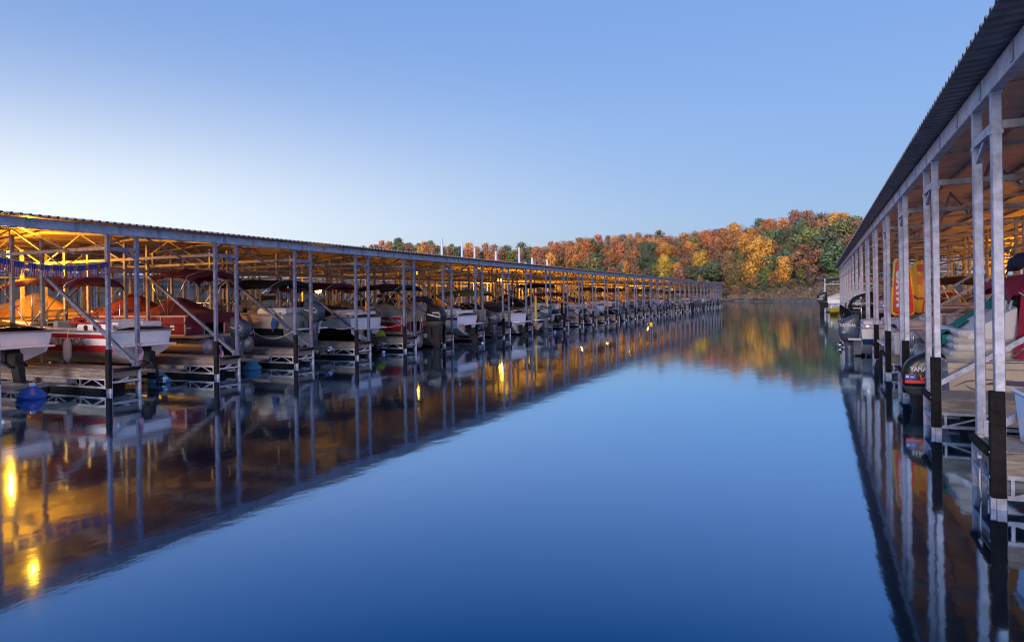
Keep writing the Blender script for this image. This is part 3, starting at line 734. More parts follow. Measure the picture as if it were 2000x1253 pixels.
# ------------------------------------------------------------------ right dock boats
# slip 2: cream cruiser with burgundy enclosure (the first slip is empty)
xb = XR + .33
o, h, d = runabout((xb, slipR(2), -.15), 0, name='cabin_cruiser', L=8.2, B=2.9, H=1.27, detail=False, low='cream', boot='cream', side='cream', stripe='cream', top='cream', shield=True, motor=dict(kind='outboard', cowl='black', sc=.95, tall=1.3, z=.42, x=.06, stripe='red', sticker=True, side=-1, text=[('YAMAHA', .105, -.56, .43, lettw, 0, 1.05), ('V', .16, -.44, .27, mat('flash_red', (.8, .03, .03), .4), .3, 1.6), ('6', .13, -.27, .275, MATS['flash_red'], .3, 1.4)]), pads=None)
tag(o, 'cream cruiser with burgundy canvas enclosure, green cover and black red-striped outboard', 'boat', 'boats under the tall-posted roof')
L, B, H = d
nameplate(o, h, d, 'Powerquest', .18, 1.18, .98, lettm, -1, .35, 1.2, .004)
swoosh(h, d, [(.55, .86), (.8, .90), (1.2, .89), (1.8, .84), (2.6, .76), (3.4, .70)], .05, mat('swoosh_purple', (.10, .08, .16), .35), -1)
swoosh(h, d, [(.10, .80), (.3, .91), (.6, .95), (1.0, .95)], .014, lettd, -1)
swoosh(h, d, [(.28, .84), (.36, .78), (.5, .74), (.7, .73)], .014, lettd, -1)
swoosh(h, d, [(x * .5, 1.14) for x in range(0, 9)], .012, mat('hull_line', (.30, .27, .25), .5), -1, 'hull_line')
b = MB(); b.box((1.2, -B / 2 * .985, 1.16), (3.0, -B / 2 * 1.012, 1.28), 0, .02)
for i in range(5): b.box((1.3 + i * .3, -B / 2 * 1.015, 1.185), (1.5 + i * .3, -B / 2 * 1.02, 1.255), 1)
b.build('side_vent', [dark, rubber], o)
def cushion(parent, x0, x1, y0, y1, z, t, tilt=0, m=whitevin, name='cushion'):
    b = MB(); b.box((x0, y0, 0), (x1, y1, t), 0, .07); b.xf(Matrix.Translation((0, 0, z)) @ Matrix.Rotation(R(tilt), 4, 'Y')); return b.build(name, m, parent)
for i in range(4):
    cushion(o, .06 + .05 * (i % 2) + .03 * i, 1.15, -1.22 + .03 * (i % 2), 1.15, H + .05 + .128 * i, .125, 0, vinyl if i % 2 == 0 else whitevin)
b = MB(); rows = []
for i in range(12):
    u = i / 11; rows.append([(.35 + .75 * u + .0 * q, -1.20 + 2.2 * (q / 10), H + .55 + .52 * u ** .8 + .03 * mn.noise(Vector((u * 5, q, 1))) - .02 * abs(q - 5)) for q in range(11)])
b.loft(rows, 0, closed=False, smooth=True); b.loft([[(p[0], p[1], H + .4) for p in rows[0]], rows[0]], 0, closed=False)
b.loft([[(r[0][0], r[0][1], H + .40) for r in rows], [r[0] for r in rows]], 0, closed=False)
b.build('sun_pad', whitevin, o)
b = MB(); rows = []
for i in range(18):
    u = i / 17; r = []
    for q in range(13):
        w = q / 12; y = -1.38 + 2.5 * w
        x = .10 + 1.15 * u + .10 * sin(w * 9) * (1 - u) + .06 * mn.noise(Vector((u * 8, w * 6, 2)))
        zz = H + .42 + .78 * u ** 1.1 + .05 * mn.noise(Vector((u * 7, w * 7, 5))) - .55 * max(0, .22 - w) * 2.0
        r.append((x, y, zz))
    rows.append(r)
# the cover lies over the rear half of the pad only
b.loft([r[5:] for r in rows], 0, closed=False, smooth=True)
b.loft([[(p[0] + .02, p[1] - .02 - .10 * abs(sin(i * 1.7 + j)), p[2] - .16 * j - .05 * abs(sin(i * 2.1))) for i, p in enumerate([r[5] for r in rows])] for j in (0, 1)], 0, closed=False)
b.loft([[(p[0] - .05 * j, p[1], p[2] - .22 * j) for p in rows[0][5:]] for j in (0, 1)], 0, closed=False)
b.build('mooring_cover', canvas('green'), o)
# burgundy enclosure: arched top, side curtain with green panel
enc = MB(); rows = []
for i in range(10):
    u = i / 9; x = 1.0 + 3.6 * u; rows.append([(x, q * 1.30, H + 1.36 + .30 * sin(pi * min(1, .15 + u)) - .30 * abs(q) ** 2.5) for q in [-1 + j / 5 for j in range(11)]])
enc.loft(rows, 0, closed=False, smooth=True)
enc.loft([[(p[0], p[1], p[2] - .02) for p in r] for r in rows], 0, closed=False, smooth=True)
enc.loft([[(p[0], p[1], p[2]) for p in rows[0]], [(p[0] - .03, p[1], p[2] - .16) for p in rows[0]]], 0, closed=False, smooth=True)
e = enc.build('bimini_canopy', canvas('burgundy'), o)
fl = MB()
fl.add([(1.0, -1.36, H + .06), (1.75, -1.38, H + .06), (2.1, -1.30, H + 1.18), (1.15, -1.30, H + 1.28)], [(0, 1, 2, 3)])
fl.add([(1.1, .6, H + .06), (2.75, .9, H + .06), (3.3, .9, H + 1.3), (1.3, .6, H + 1.4)], [(0, 1, 2, 3)])
fl.add([(2.35, -1.40, H + .06), (4.6, -1.36, H + .1), (4.6, -1.30, H + 1.2), (2.9, -1.30, H + 1.25)], [(0, 1, 2, 3)])
fl.loft([[(1.3 + .10 * i, .2 + .02 * sin(i * 2), H + .08) for i in range(12)], [(1.4 + .08 * i, .25 + .02 * sin(i * 2), H + 1.4) for i in range(12)]], 0, closed=False, smooth=True)
fl.build('side_curtain', canvas('burgundy'), e)
g = MB(); g.add([(1.76, -1.37, H + .1), (2.34, -1.39, H + .1), (2.75, -1.31, H + .95), (2.02, -1.31, H + .95)], [(0, 1, 2, 3)]); g.build('mesh_panel', mat('green_mesh', (.01, .07, .045), .8, 0, .3, 20), e)
fr = MB()
for x0_, x1_ in ((1.0, 2.2), (2.5, 1.1), (2.4, 4.2)): fr.tube([(x0_, -1.39, H + .1), (x1_, -1.32, H + 1.25)], .02)
fr.build('canopy_frame', steel, e)
b = MB()
for i in range(2): b.tube([(.78 + .08 * i, -1.1, H + .3), (.98 + .08 * i, -1.02, H + 1.1)], .022)
b.build('ski_pole', mat('pole_white', (.72, .70, .72), .4), o)
# slip 3: pontoon carrying the towable tubes
o, h, d = pontoon((XR + .35, slipR(3), .50), 0, L=7.4, B=2.7, fence='silver', fold='navy', bim=(2.4, 0, 2.65), motor=None, fence_h=.5)
tag(o, 'silver pontoon boat with folded navy bimini, carrying the inflatable tubes', 'boat', 'boats under the tall-posted roof')
# slip 4
o, h, d = runabout((XR + .35, slipR(4), .15), 0, L=6.6, B=2.5, H=1.1, low='white', boot='white', side='white', stripe='red', top='white', cover='white', cov_range=(.3, 1), motor=dict(kind='drive'))
tag(o, 'white runabout with red stripe and white cover, past the tube-laden pontoon', 'boat', 'boats under the tall-posted roof')
# slip 5: grey motor
o, h, d = runabout((XR - .42, slipR(5), .10), 0, L=6.4, B=2.5, H=1.0, low='white', boot='navy', side='white', stripe='white', top='white', cover='grey', cov_range=(.25, 1), motor=dict(kind='outboard', cowl='grey', sc=1.1, tall=1.25, z=.42, x=.05, side=-1,
    text=[('YAMAHA', .12, -.66, .43, lettw, 0, 1.), ('F150', .05, -.6, .26, lettw, 0, 1.)]))
tag(o, 'white runabout with grey cover and grey outboard jutting over the water', 'boat', 'boats under the tall-posted roof')
# slip 6: raised black motor
o, h, d = runabout((XR + .45, slipR(6), .62), 0, L=6.9, B=2.6, H=1.15, low='black', boot='black', side='black', stripe='silver', top='white', bimini='black', bim=(1.8, 4.2, 2.4), motor=dict(kind='outboard', cowl='black', sc=1.5, tall=.92, z=.75, x=-.02, side=-1,
    text=[('MERCURY', .105, -.62, .36, lettw, .25, 1.15), ('Optimax', .06, -.62, .24, mat('silver_lettering', (.4, .42, .46), .4, .3), .25, 1.1)]))
tag(o, 'black runabout lifted high, with a large black outboard above the grey one', 'boat', 'boats under the tall-posted roof')
for i in range(8):
    any_boat(i, [('white', 'maroon', 'red', None), ('cream', 'tan', 'navy', None), ('white', None, 'teal', 'black'), ('silver', 'grey', 'red', None), ('white', 'navy', 'silver', None), ('red', None, 'white', 'tan'), ('white', 'black', 'green', None), ('navy', 'tan', 'white', None)][i], XR + rng.uniform(.5, .9), slipR(7 + i), 0, 'boats under the tall-posted roof', f'{ORD[7 + i]} slip of the tall-posted dock')
for i in range(7):
    any_boat(i, [('white', 'navy', 'red', None), ('white', None, 'teal', 'maroon'), ('cream', 'tan', 'black', None), ('white', 'green', 'silver', None), ('silver', None, 'red', 'black'), ('white', 'maroon', 'navy', None), ('black', 'grey', 'white', None)][i], XR + 20.3, slipR(1 + i), pi, 'boats on the rear side of the tall-posted dock', f'{ORD[1 + i]} rear slip of the tall-posted dock')
# boats at the small dock past the end
o, h, d = runabout((.30 * HC + .3, 41.5 * HC + 2.8, .5), 0, L=7, B=2.6, H=1.2, low='white', boot='white', side='white', stripe='silver', top='white', cover='white', cov_range=(.02, 1), cov_h=.9)
tag(o, 'white-covered cruiser at the small dock past the tall-posted one', 'boat')
o, h, d = runabout((.36 * HC + .1, 34.2 * HC, .0), 0, name='fishing_boat', L=5.5, B=2.2, H=.85, low='yellow', boot='yellow', side='yellow', stripe='yellow', top='white', motor=dict(kind='outboard', cowl='black', sc=1.6, z=1.3, x=-.1, stripe='silver'))
tag(o, 'small yellow fishing boat with black outboard, moored past the dock end', 'boat')

# ------------------------------------------------------------------ loose things
def dock_box(x, y, w, l, hgt, label):
    o = empty('dock_box', (x, y, .624)); b = MB()
    b.loft([[(-w / 2 * .86, -l / 2 * .86, 0), (w / 2 * .86, -l / 2 * .86, 0), (w / 2 * .86, l / 2 * .86, 0), (-w / 2 * .86, l / 2 * .86, 0)], [(-w / 2, -l / 2, hgt * .9), (w / 2, -l / 2, hgt * .9), (w / 2, l / 2, hgt * .9), (-w / 2, l / 2, hgt * .9)]], 0, True, True)
    b.build('bin', gel('white'), o)
    b = MB(); b.box((-w / 2 - .035, -l / 2 - .035, hgt * .9 + .003), (w / 2 + .035, l / 2 + .035, hgt), 0, .025); b.box((-w * .1, -l / 2 - .05, hgt * .82), (w * .1, -l / 2 - .03, hgt * .93)); b.build('lid', gel('white'), o)
    tag(o, label, 'dock box', 'white dock boxes')
dock_box(XR + .62, YR + GR * .52, .62, .62, .62, 'white tapered dock box on the finger deck, cut by the frame')
dock_box(XR + .38, YR + PR * 3 + GR * .5, .5, .6, .60, 'small white dock box far along, just past the inflatable tubes')
# towable tubes
def maxo():
    x, y = 0.815 * HC + .05, 8.62 * HC; o = empty('towable_tube', (x, y, 1.82), R(8))
    def slab(x0, x1, y0, y1, z0, z1, top):
        rr = []
        for z, k in ((z0, .8), (z0 + .06, 1), ((z0 + z1) / 2, 1.03), (z1 - .08, .9), (z1, .7)):
            q = (z - z0) / (z1 - z0); a = x0 + (x1 - x0) * .12 * q; bb = x1 - (x1 - x0) * .18 * q
            rr.append([(a + (bb - a) * (.5 + .5 * k * cx), (y0 + y1) / 2 + (y1 - y0) / 2 * k * cy, z) for cx, cy in [(cos(t * pi / 8) * (1 if abs(cos(t * pi / 8)) < .01 else abs(cos(t * pi / 8)) ** -.4), sin(t * pi / 8) * (1 if abs(sin(t * pi / 8)) < .01 else abs(sin(t * pi / 8)) ** -.4)) for t in range(16)]])
        return rr
    b = MB(); b.loft(slab(-.26, .26, -.14, .14, 0, 1.42, 1), 0, True, True, True)
    body = b.build('tube_body', mat('tube_orange', (.72, .07, .04), .45, 0, .18, 3, .2, 14), o)
    b = MB(); b.loft(slab(-.285, .285, -.10, .10, -.045, 1.46, 1), 0, True, True, True); b.build('tube_edge', mat('tube_yellow', (.85, .52, .05), .45, 0, .08, 3), o)
    fn = lambda u, v: (.06 - v * 1.0, -.152, .16 + u)
    lettering('MAXO', .33, fn, lettw, body, .1, .02, 1.0)
    b = MB()
    for z in (1.1, 1.35, .85): b.tube([(-.25, -.05, z), (-.31, -.09, z - .06), (-.25, -.05, z - .12)], .018)
    b.build('grab_handle', mat('handle_teal', (.02, .35, .4), .6), o)
    tag(o, 'orange inflatable towable tube with yellow edges, stood upright on the silver pontoon', 'towable tube', 'inflatable tubes')
maxo()
def banana():
    x, y = 1.03 * HC, 8.9 * HC; o = empty('towable_tube', (x, y, 1.82), R(5)); b = MB()
    b.lathe([(.05, 0), (.13, .03), (.155, .2), (.155, 1.2), (.13, 1.36), (.05, 1.42)], (0, 0, 0), 14, 0)
    for s in (-1, 1): b.lathe([(.03, .05), (.07, .08), (.08, .3), (.08, 1.1), (.03, 1.3)], (s * .15, -.02, 0), 10, 0)
    body = b.build('tube_body', mat('tube_gold', (.85, .42, .03), .45, 0, .08, 3), o)
    b = MB(); b.box((-.07, -.165, .78), (.05, -.146, 1.0), 0, .015); b.box((-.08, -.163, 1.12), (.07, -.14, 1.3), 1, .015); b.build('print', [mat('print_orange', (.8, .2, .02), .5), red], body)
    b = MB(); b.tube([(-.2, -.1, .5), (-.1, -.25, .4), (.05, -.25, .4)], .02); b.tube([(.08, -.2, .35), (.02, -.26, .1), (.12, -.24, -.1)], .015); b.build('tow_strap', red, o)
    tag(o, 'yellow inflatable towable tube with orange print, behind the flat orange one', 'towable tube', 'inflatable tubes')
banana()
# fender on the white and red boat
o = empty('boat_fender', (XL - 1.2 - 1.62, slipL(1) - .28 - 1.2, .72)); b = MB()
b.lathe([(.03, -.04), (.05, 0), (.105, .08), (.115, .16), (.115, .46), (.105, .54), (.05, .62), (.03, .67)], (0, 0, 0), 14, 0); b.build('fender_body', mat('fender_white', (.72, .70, .70), .4, 0, .06, 8), o)
b = MB(); b.tube([(0, 0, .65), (.0, .05, .95)], .009); b.build('line', lettw, o)
tag(o, 'white cylindrical fender hanging on the white and red runabout', 'fender')
# blue bowls over the propellers of lifted boats
def bucket(x, y, z, s, c, label):
    b = MB(); n = 22; rings = []
    for r, h in ((.04, -.26), (.30, -.22), (.40, -.02), (.36, .02), (.2, .20), (.14, .24)):
        rings.append([(r * s * cos(2 * pi * k / n) * 1.15, r * s * sin(2 * pi * k / n), h * s) for k in range(n)])
    b.loft(rings, 0, True, True, True); o = b.build('propeller_cover', mat('cover_' + c, {'royal': (.012, .10, .50), 'sky': (.03, .20, .34)}[c], .4, 0, .1, 5), None, (x, y, z))
    tag(o, label, 'propeller cover', 'blue propeller covers')
bucket(XL - 1.0, slipL(0) - .02, .10, .85, 'royal', 'royal blue propeller cover at the water under the white black-covered boat')
bucket(XL - .75, slipL(1) - .1, .10, .78, 'sky', 'light blue propeller cover below the white and red runabout')
bucket(XL - .85, slipL(2) + .1, .10, .78, 'sky', 'light blue propeller cover below the maroon pontoon motor')
for kk, zz, lab in ((0, 1.25, 'pink and white rag tied to the post beside the striped runabout'), (1, 1.0, 'pink rag hanging on the post beside the maroon pontoon')):
    b = MB(); yy = YL + PL * kk + (GL + .02 if kk == 0 else .10); rows = []
    for i in range(7):
        u = i / 6; rows.append([(XL + .07 + .03 * sin(u * 5 + j) + .02 * u, yy - .07 + .14 * j / 5 * (.6 + .6 * u) + .03 * sin(u * 4), zz - .42 * u - .05 * abs(sin(j * 1.7)) * u) for j in range(6)])
    b.loft(rows, 0, closed=False, smooth=True); b.tube([(XL - .06, yy - .06, zz), (XL + .065, yy - .06, zz + .01), (XL + .065, yy + .07, zz), (XL - .06, yy + .06, zz)], .016)
    o = b.build('rag', mat('rag_pink', (.50, .27, .34), .9, 0, .3, 12, .4, 20)); tag(o, lab, 'rag')
def mooring_line(p, q, sagz, lab):
    p, q = Vector(p), Vector(q); b = MB(); b.tube([p.lerp(q, i / 10) + Vector((0, 0, -sagz * sin(pi * i / 10))) for i in range(11)], .014, 6)
    o = b.build('mooring_line', mat('rope', (.55, .50, .46), .9, 0, .2, 30)); tag(o, lab, 'rope')
for k, lab in ((2, 'slack rope from the maroon pontoon to its dock post'), (3, 'slack rope from the cream and black deck boat to its post'), (4, 'slack rope from the black-bottomed runabout to its dock post'), (5, 'pale slack rope from the red pontoon to its dock post'), (6, 'slack rope from the navy-striped bowrider to its post'), (7, 'slack rope from the tan pontoon boat to its dock post')):
    mooring_line((XL - .06, YL + PL * k, 1.3), (XL - 1.7, slipL(k) + .95, [1.3, 1.7, 1.5, .85, 1.4, 1.1][k - 2]), .28, lab)
# yellow guide pilings
for i, kk in enumerate((17.43, 18.30)):
    o = empty('guide_piling', (XL + .12, kk * HC, 0)); b = MB(); b.tube([(0, 0, .22), (0, 0, 2.42)], .075, 10); b.lathe([(.09, 2.38), (.09, 2.44), (.02, 2.47)], n=10); b.build('pole', mat('piling_yellow', (.62, .42, .06), .5, 0, .12, 6), o)
    b = MB(); b.box((-.22, -.3, -.3), (.22, .3, .2), 0, .04); b.build('base', floatm, o)
    tag(o, ['yellow guide piling before the cream black-covered cruiser', 'yellow guide piling before the white grey-covered cruiser'][i], 'piling', 'yellow guide pilings')
# lime life jackets heaped on a finger
o = empty('life_jacket', (XL - 2.3, YL + PL * 4 + .38, .63)); b = MB(); rows = []
for i in range(12):
    r = []
    for j in range(16):
        a = 2 * pi * j / 16; rad = cos(i / 11 * pi / 2) ** .4
        r.append((.85 * rad * cos(a) * (1 + .2 * sin(3 * a)), .34 * rad * sin(a), .30 * sin(i / 11 * pi / 2) * (1 + .35 * mn.noise(Vector((cos(a) * 2, sin(a) * 2, i * .4)))) + .01))
    rows.append(r)
b.loft(rows, 0, True, True, True); b.build('foam_vest', mat('lime', (.42, .55, .02), .7, 0, .35, 9, .6, 8), o)
b = MB()
for q in (-.4, .1, .45): b.tube([(q, -.34, .05), (q + .05, -.1, .32), (q, .2, .26)], .02)
b.build('strap', dark, o)
tag(o, 'lime green life jacket lying on the finger beside the black-bottomed white runabout', 'life jacket')
# yellow buoy out on the water
x, y = at(1271, 23.4); o = empty('marker_buoy', (x, y, 0)); b = MB(); b.lathe([(.02, -.12), (.11, -.08), (.15, .03), (.12, .14), (.04, .2)], n=14); b.build('float_ball', mat('buoy_yellow', (.8, .45, .03), .4, 0, .05), o)
b = MB(); b.tube([(0, 0, .18), (0, 0, .27)], .025); b.build('ring', dark, o); tag(o, 'small yellow marker buoy floating on the open water', 'buoy')
# hanging coil and line on the near finger
b = MB(); b.tube([(XR - .12, YR + .35, .55), (XR - .13, YR + .33, .3), (XR - .12, YR + .36, .12), (XR - .125, YR + .35, .02)], .012); b.tube([(XR - .13, YR + .30, .5), (XR - .135, YR + .36, .47), (XR - .12, YR + .42, .52)], .02)
o = b.build('dock_line', lettw); tag(o, 'short white rope hanging from the end of the finger deck', 'rope')
# flag bunting
o = empty('flag_bunting', (XL + .06, YL - PL + GL, 3.50)); span = PL - GL; cord = []
sag = lambda u: .16 * (1 - (2 * u - 1) ** 2)
b = MB(); b.tube([(0, u / 16 * span, -sag(u / 16)) for u in range(17)], .008, 5); b.build('cord', lettw, o)
fw_ = mat('flag_white', (.62, .56, .60), .8, 0, .1); fr_ = mat('flag_red', (.40, .03, .05), .8); fb_ = mat('flag_blue', (.04, .05, .22), .8)
for k in range(9):
    for e in range(3):
        u = (k + .2 + e * .24) / 9; y = u * span; z = -sag(u); b = MB(); w = .085; hh = .30 + .06 * random.random(); tw = random.uniform(-.05, .05)
        for j in range(5):
            a0, a1 = y + w * j / 5, y + w * (j + 1) / 5
            b.add([(0, a0, z), (0, a1, z), (tw, a1 + .02, z - hh * (1 - .1 * (j % 2))), (tw, a0 + .02, z - hh * (1 - .1 * (j % 2)))], [(0, 1, 2, 3)], 1 if j % 2 == 0 else 0)
        b.add([(.006, y - .004, z), (.006, y + w * .75, z), (.006 + tw * .4, y + w * .75, z - hh * .42), (.006 + tw * .4, y - .004, z - hh * .42)], [(0, 1, 2, 3)], 2)
        b.build('pennant', [fw_, fr_, fb_], o)
tag(o, 'string of small red, white and blue flags between the end posts', 'bunting')

# ------------------------------------------------------------------ lamps
bulbm = mat('sodium_bulb', (1, .6, .2), .5, emit=((1., .42, .03), 40))
hous = mat('lamp_housing', (.25, .22, .2), .5, .5)
def lamp(x, y, z, top, power, label, group, size=.10):
    o = empty('dock_lamp', (x, y, z)); b = MB(); b.lathe([(.05, .30), (.09, .28), (.10, .16), (.22, .05), (.23, .03)], n=14); b.tube([(0, 0, .29), (0, 0, max(.31, top - z))], .02); b.build('housing', hous, o)
    b = MB(); b.lathe([(.01, -size * 1.2 - .05), (size * .8, -size * .8 - .05), (size, -.05 - size * .2), (size * .6, .04)], n=12); b.build('bulb', bulbm, o)
    l = bpy.data.lights.new('lamp_light', 'POINT'); l.energy = power; l.color = (1., .36, .012); l.shadow_soft_size = .07; lo = bpy.data.objects.new('lamp_light', l); COL.objects.link(lo); lo.parent = o; lo.location = (0, 0, -.12 - size * 1.3)
    tag(o, label, 'lamp', group); return o
xc = XL - LF - WK / 2
def lamp_at(px, py, power, label, top=None, xx=None, size=.10):
    a = R(YAW) - atan((px - 1000) / F); X = xx if xx is not None else xc; y = abs(X) / tan(a) if X < 0 else X / tan(-a)
    z = zat(px, py, depth(X, y)); lamp(X, y, min(z, 4.55), HL + .75, power, label, 'sodium lamps under the roofs', size)
P0 = 1000
lamp_at(20, 492, P0 * 1.35, 'orange lamp behind the string of flags', size=.12)
lamp(-7.6 * HC, 4.48 * HC, 4.41, 4.5, P0 * .07, 'lamp tucked under the eave over the white black-covered runabout', 'sodium lamps under the roofs', .07).scale = (.4, .4, .36)
lamp_at(622, 563, P0 * .3, 'low bright lamp behind the big grey outboard', size=.2)
lamp_at(977, 544.5, P0 * 2.2, 'bright orange lamp high above the tan pontoon boat', size=.26)
lamp_at(815, 532, P0 * .15, 'small lamp deep under the roof, above the red pontoon boat', size=.05)
lamp_at(1135, 549.5, P0 * 1.1, 'small orange lamp past the yellow pilings')
lamp_at(1225, 552, P0 * 1.3, 'faint lamp towards the end of the long dock')
for i, yy in enumerate((62, 88, 100, 112, 124)): lamp(xc, yy, 4.15, HL + .75, P0 * 1.3, f'{ORD[i + 1]} of the small lamps added towards the far end of the long dock', 'sodium lamps under the roofs', .07)  # extra lamps added to carry the amber glow on to the far end
for i, (y, pw) in enumerate(((20, .5), (33, 1.), (50, .9))):
    lamp(XR + 10.2, y, 4.3 if i else 4.0, HR + 1.2, P0 * pw * 2.0, ['lamp over the walkway behind the burgundy enclosure', 'lamp in the middle of the tall-posted dock', 'lamp near the far end of the tall-posted dock'][i], 'sodium lamps under the roofs')

# ------------------------------------------------------------------ land, trees
SH = [(-400, 190), (500, 165), (720, 150), (1000, 130), (1200, 117), (1407, 98), (1500, 84), (1605, 66), (1700, 58), (2000, 52), (2400, 47)]
SKY = [(500, 510), (690, 487), (720, 480), (760, 471), (850, 475), (950, 481), (1010, 481), (1060, 478), (1130, 464), (1165, 463), (1250, 460), (1330, 454), (1400, 447), (1460, 440), (1530, 424), (1560, 419), (1620, 422), (1655, 414), (1700, 430), (1800, 455), (2400, 470)]
TH = 12.0
def ground_z(px, d):
    sh = lerp_table(SH, px); D = 30
    G = max(5, zat(px, lerp_table(SKY, px), sh + D) - TH + .5)
    if d <= 0: return d * .35
    bank = min(1, d / 1.6) * 1.3
    return bank + (G - 1.3) * min(1, max(0, (d - 1.6) / (D - 1.6))) ** .8
b = MB(); rows = []
ds = [-6, -2, 0, .4, .9, 1.6, 3, 6, 10, 15, 20, 25, 30, 36, 60]
for px in range(-400, 2420, 20):
    sh = lerp_table(SH, px); rows.append([(*at(px, sh + d + .5 * mn.noise(Vector((px * .03, d, 0)))), ground_z(px, d) + (.5 * mn.noise(Vector((px * .05, d * .7, 4))) if d > 0.3 else 0)) for d in ds])
b.loft(rows, 0, closed=False, smooth=True)
soil = mat('forest_floor', (.07, .055, .04), .95, 0, .4, .12, .6, 1.)
hill = structure(b.build('hill', soil))
b = MB(); rows = []
for px in range(1300, 2420, 6):
    sh = lerp_table(SH, px); rows.append([(*at(px, sh + d + .15 * mn.noise(Vector((px * .11, d, 2)))), ground_z(px, d) + .12 + .35 * abs(mn.noise(Vector((px * .31, d * 3, 9)))) * (d > 0)) for d in (-.6, 0, .25, .5, .8, 1.2, 1.7)])
b.loft(rows, 0, closed=False); structure(b.build('shore_bank', mat('gravel_bank', (.11, .085, .075), .95, 0, .5, .5, .9, 2., col2=(.24, .19, .17))))
# low land far off on the open side
b = MB(); rows = []
for i in range(60):
    a = R(-105 + i * 1.05); rr = 900; nz = 10 + 10 * mn.noise(Vector((i * .21, 0, 5))) + 3 * mn.noise(Vector((i * 1.7, 0, 5)))
    rows.append([(rr * sin(a), rr * cos(a), -1), (rr * sin(a), rr * cos(a), 3 + max(2, nz * .6)), ((rr + 120) * sin(a), (rr + 120) * cos(a), max(5, nz))])
b.loft(rows, 0, closed=False); structure(b.build('distant_hills', mat('far_wood', (.06, .055, .06), .95, 0, .4, .05)))

leaf = bpy.data.materials.new('autumn_leaves'); leaf.use_nodes = True
nt = leaf.node_tree; nt.nodes.clear(); N = nt.nodes.new; K = nt.links.new
out = N('ShaderNodeOutputMaterial'); df = N('ShaderNodeBsdfDiffuse'); tr = N('ShaderNodeBsdfTranslucent'); mx = N('ShaderNodeMixShader'); mx.inputs[0].default_value = .12
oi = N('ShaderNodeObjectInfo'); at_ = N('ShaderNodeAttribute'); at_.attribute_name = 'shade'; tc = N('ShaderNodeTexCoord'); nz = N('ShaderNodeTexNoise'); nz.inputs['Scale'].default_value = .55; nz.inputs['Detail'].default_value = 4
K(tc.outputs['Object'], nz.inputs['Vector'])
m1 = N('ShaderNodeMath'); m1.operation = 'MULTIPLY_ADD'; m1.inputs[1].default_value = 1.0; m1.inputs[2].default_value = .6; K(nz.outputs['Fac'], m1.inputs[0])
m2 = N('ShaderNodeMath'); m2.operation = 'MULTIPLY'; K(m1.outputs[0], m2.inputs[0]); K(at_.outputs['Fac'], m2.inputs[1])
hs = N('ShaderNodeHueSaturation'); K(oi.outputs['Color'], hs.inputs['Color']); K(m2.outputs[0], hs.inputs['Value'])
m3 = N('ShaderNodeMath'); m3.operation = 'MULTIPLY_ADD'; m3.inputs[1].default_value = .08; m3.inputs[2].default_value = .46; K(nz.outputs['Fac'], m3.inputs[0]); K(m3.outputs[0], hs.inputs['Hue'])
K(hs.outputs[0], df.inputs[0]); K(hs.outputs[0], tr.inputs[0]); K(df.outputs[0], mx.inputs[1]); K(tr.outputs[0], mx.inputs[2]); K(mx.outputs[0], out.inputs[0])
bark = mat('bark', (.10, .08, .065), .9, 0, .3, 2, .6, 6)

